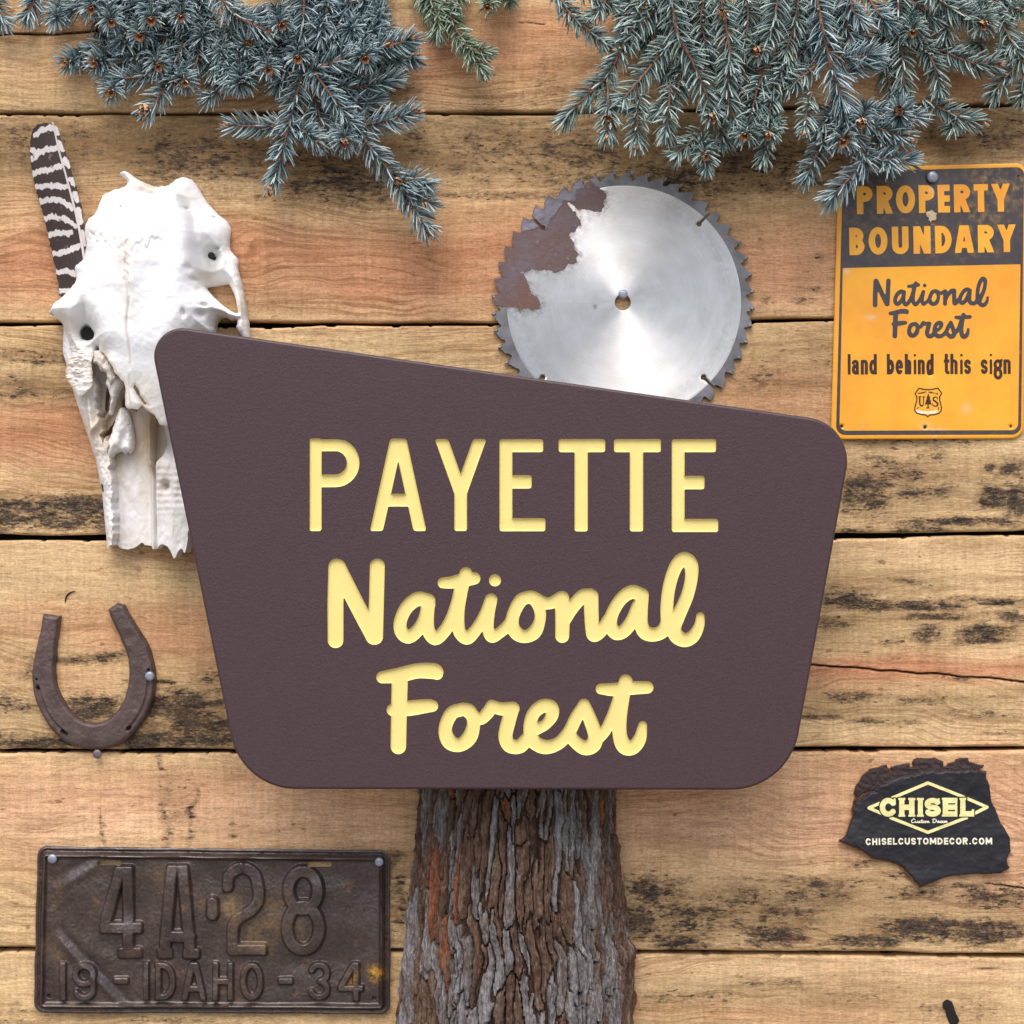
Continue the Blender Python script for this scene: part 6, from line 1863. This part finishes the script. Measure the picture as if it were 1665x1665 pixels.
    b.shoot([(600, 20, 20), (625, 70, 30), (650, 100, 36)], 28, bud=0); b.shoot([(500, 60, 18), (560, 60, 30), (612, 48, 36)], 30, bud=0); b.shoot([(610, 90, 26), (660, 92, 36), (672, 96, 40)], 28, 1.5, bud=0)
    b.fill(5, 520, 630, 50, 110, 8, 30, 43)
    tot += b.done()
    # 4: small green sprig, top centre
    b = Branch('small greenish spruce sprig hanging at the top centre between the two large clusters', 'needle_green', (730, -20), 4)
    b.shoot([(690, -50, 26), (700, 0, 34), (712, 30, 40), (711, 52, 40)], 28, 1.6, bud=0); b.shoot([(716, -20, 30), (738, 40, 40), (762, 80, 48), (783, 112, 52)], 28, 1.7, bud=0); b.shoot([(740, 60, 40), (765, 78, 50), (790, 84, 54)], 24, 1.6, bud=0)
    b.shoot([(672, -40, 20), (682, -10, 26), (700, 20, 28)], 26, bud=0); b.face(794, 8, 54, 4, -28, L=24); b.face(828, 0, 40, 4, -30, L=24, bud=0); b.shoot([(760, -50, 20), (752, -20, 26), (740, 10, 30)], 26, bud=0)
    tot += b.done()
    # 5: right cluster, left edge
    b = Branch('grey green spruce branch fanning downward above the saw blade', 'needle_mixed', (1030, -40), 5, 60)
    b.shoot([(895, -30, 26), (922, 16, 36), (950, 44, 42), (984, 70, 46)], 26, 1.5, bud=2)
    b.shoot([(1062, -20, 30), (1020, 60, 46), (988, 122, 52), (950, 160, 50), (917, 196, 46)], 31, 1.25, bud=0); b.shoot([(988, 136, 54), (989, 170, 64), (988, 216, 72)], 30, 1.3, bud=1); b.bud(b.pt(988, 192, 74), np.array([0, -.9, -.3]), 2)
    b.shoot([(1090, -40, 54), (1092, 0, 62), (1102, 57, 70), (1128, 103, 74), (1155, 170, 72), (1160, 186, 70)], 33, 1.4, bud=2, r0=2.3)
    b.shoot([(1100, 60, 52), (1076, 86, 56), (1042, 128, 60), (1010, 165, 60)], 29, 1.35, bud=0); b.shoot([(1040, 150, 50), (1036, 190, 60), (1035, 232, 68)], 28, 1.3, bud=1)
    b.shoot([(1090, 138, 50), (1087, 175, 58), (1082, 218, 62)], 27, 1.4, bud=0); b.shoot([(1100, -30, 20), (1060, 20, 34), (1030, 60, 40)], 31, bud=0); b.shoot([(1000, -40, 20), (986, 0, 30), (965, 26, 36)], 28, bud=0); b.shoot([(1050, -40, 20), (1030, 0, 30), (1016, 40, 36)], 31, bud=0)
    b.shoot([(1110, 100, 40), (1100, 150, 50), (1070, 180, 50)], 28, 1.2, bud=0); b.shoot([(1140, 212, 44), (1120, 232, 50), (1100, 250, 54)], 26, 1.5, bud=0); b.face(1146, 250, 72, -4, -28, L=31); b.shoot([(1148, 252, 60), (1150, 264, 66), (1149, 274, 68)], 20, 1.2, bud=0)
    b.face(1159, 187, 72, 0, -24, L=27, bud=2); b.shoot([(1060, 60, 18), (1080, 110, 26), (1110, 140, 30)], 28, bud=0); b.shoot([(930, -40, 16), (960, -10, 24), (1000, 10, 30)], 26, bud=0)
    b.fill(14, 1000, 1130, -20, 110, -30, 10, 44)
    tot += b.done()
    # 6: middle of the right cluster
    b = Branch('dense spruce branch at the top right centre with straight hanging shoots', 'needle_mixed', (1220, -40), 6, 60)
    b.shoot([(1168, -40, 60), (1172, 0, 66), (1186, 80, 74), (1183, 158, 72), (1200, 204, 66)], 32, 1.3, bud=0, r0=2.2); b.bud(b.pt(1176, 26, 82), np.array([-.3, -.8, .2]), 2)
    b.shoot([(1272, -40, 46), (1264, 0, 56), (1256, 44, 62), (1240, 80, 62)], 32, 1.35, bud=0); b.shoot([(1242, 120, 50), (1230, 150, 58), (1217, 209, 66)], 30, 1.35, bud=0); b.face(1212, 217, 80, 2, -26, L=31)
    b.face(1251, 217, 74, 4, -26, L=28, bud=2); b.face(1232, 79, 70, 2, -26, L=29, bud=2); b.shoot([(1290, 90, 40), (1262, 130, 50), (1250, 190, 58)], 29, 1.3, bud=0); b.shoot([(1250, 200, 54), (1245, 240, 60), (1240, 262, 60)], 22, 1.3, bud=0)
    b.shoot([(1150, -30, 20), (1140, 30, 36), (1150, 80, 46)], 31, bud=0); b.shoot([(1210, -30, 24), (1216, 30, 40), (1210, 80, 46)], 31, bud=0); b.shoot([(1300, -30, 24), (1292, 40, 36), (1275, 90, 44)], 30, bud=0)
    b.shoot([(1205, 90, 34), (1212, 130, 44), (1222, 170, 50)], 29, bud=0); b.shoot([(1330, 104, 36), (1290, 136, 46), (1256, 156, 50)], 29, 1.3, bud=0); b.shoot([(1180, 150, 30), (1170, 200, 40), (1180, 230, 44)], 26, bud=0); b.shoot([(1235, 20, 20), (1210, 60, 26), (1180, 110, 30)], 29, bud=0)
    b.shoot([(1320, 150, 40), (1312, 180, 50), (1309, 208, 54)], 24, 1.4, bud=1); b.shoot([(1120, 40, 20), (1150, 90, 26), (1190, 130, 30)], 28, bud=0)
    b.fill(14, 1140, 1290, -20, 170, -30, 10, 45)
    tot += b.done()
    # 7: long shoot above the boundary sign
    b = Branch('blue grey spruce branch whose drooping tip overlaps the yellow boundary sign', 'needle_blue', (1360, -40), 7, 25)
    b.shoot([(1322, -40, 60), (1328, 0, 66), (1336, 40, 74), (1350, 104, 80), (1362, 140, 80), (1372, 172, 78)], 35, 1.4, bud=0, r0=2.3); b.shoot([(1366, 150, 60), (1374, 190, 70), (1388, 222, 72)], 30, 1.2, bud=0)
    b.face(1370, 227, 92, -2, -28, L=33, bud=1); b.bud(b.pt(1378, 222, 92), np.array([.3, -.9, -.1]), 1); b.face(1402, 196, 84, 2, -24, L=30, bud=2); b.face(1462, 182, 88, -2, 12, L=33, bud=2); b.face(1462, 190, 80, 0, -28, L=30, bud=0)
    b.shoot([(1388, 222, 66), (1400, 244, 70), (1405, 264, 72), (1372, 300, 74), (1350, 324, 74)], 31, 1.4, bud=0); b.shoot([(1404, 264, 64), (1440, 260, 68), (1478, 260, 72)], 27, 1.5, bud=0); b.shoot([(1415, 205, 56), (1444, 214, 66), (1468, 222, 76)], 30, 1.5, bud=2)
    b.shoot([(1420, 206, 50), (1440, 240, 58), (1446, 268, 64)], 27, 1.3, bud=0); b.shoot([(1356, 210, 44), (1332, 242, 52), (1311, 290, 56)], 29, 1.4, bud=0); b.shoot([(1362, 96, 56), (1398, 92, 64), (1424, 88, 70)], 31, 1.5, bud=0); b.shoot([(1370, 120, 50), (1400, 108, 58), (1412, 104, 60)], 28, 1.4, bud=0)
    b.shoot([(1340, 50, 40), (1310, 80, 50), (1276, 104, 54)], 28, 1.3, bud=0); b.shoot([(1380, 180, 40), (1350, 190, 50), (1330, 212, 54)], 27, 1.3, bud=0); b.shoot([(1380, -40, 30), (1384, 10, 46), (1400, 34, 54)], 31, bud=0); b.shoot([(1400, -30, 26), (1420, 10, 40), (1440, 36, 48)], 31, bud=0)
    b.shoot([(1360, -30, 20), (1372, 30, 30), (1386, 66, 36)], 29, bud=0); b.shoot([(1400, 180, 40), (1430, 184, 46), (1490, 190, 50)], 29, 1.4, bud=0)
    b.fill(9, 1310, 1400, -20, 70, 0, 24, 46)
    b.fill(4, 1370, 1440, 190, 215, 10, 30, 48)
    tot += b.done()
    # 8: far right
    b = Branch('spruce branch in the far upper right corner reaching down beside the boundary sign', 'needle_mixed', (1560, -40), 8)
    b.shoot([(1458, -40, 44), (1460, 0, 52), (1462, 42, 58), (1467, 90, 60), (1470, 150, 58)], 31, 1.35, bud=0); b.face(1484, 50, 74, -2, -24, L=31, bud=1); b.shoot([(1500, -40, 40), (1530, 2, 56), (1565, 22, 62), (1598, 36, 70)], 34, 1.45, bud=2); b.face(1599, 37, 84, -4, -20, L=34, bud=2)
    b.shoot([(1620, 20, 44), (1640, 60, 54), (1660, 96, 58), (1676, 130, 60)], 32, 1.3, bud=0); b.shoot([(1540, 86, 50), (1562, 96, 58), (1590, 104, 62), (1612, 104, 64)], 31, 1.5, bud=2); b.shoot([(1655, 110, 50), (1634, 126, 56), (1618, 150, 56)], 28, 1.4, bud=0)
    b.shoot([(1500, 76, 40), (1518, 104, 48), (1528, 146, 52)], 28, 1.4, bud=0); b.shoot([(1500, 160, 40), (1532, 178, 46), (1562, 192, 50), (1584, 198, 52)], 28, 1.5, bud=2); b.shoot([(1556, 188, 44), (1552, 200, 50), (1548, 208, 52)], 24, 1.3, bud=0)
    b.shoot([(1665, -40, 24), (1640, -6, 36), (1600, 6, 44)], 32, bud=0); b.shoot([(1700, 0, 26), (1660, 16, 40), (1620, 28, 48)], 31, bud=0); b.shoot([(1560, -40, 20), (1548, 10, 36), (1536, 60, 44)], 31, bud=0); b.shoot([(1690, 60, 26), (1668, 70, 36), (1640, 84, 44)], 30, bud=0)
    b.shoot([(1440, -30, 24), (1480, 0, 34), (1520, 30, 40)], 30, bud=0); b.shoot([(1450, 60, 26), (1440, 110, 36), (1452, 150, 44)], 27, bud=0); b.shoot([(1490, 60, 26), (1510, 80, 34), (1545, 84, 40)], 29, bud=0); b.shoot([(1600, 60, 24), (1580, 82, 32), (1560, 92, 36)], 28, bud=0); b.shoot([(1690, 120, 30), (1672, 140, 40), (1660, 156, 44)], 27, bud=0)
    b.fill(10, 1440, 1660, -30, 50, 8, 30, 47)
    tot += b.done()
    print('needles', tot)
# ------------------------------------------------------------------ build
build_ground()
build_wall()
build_trunk()
build_sign()
build_skull()
build_feather()
build_saw()
build_shoe()
build_property()
build_plate()
build_slab()
build_spruce()
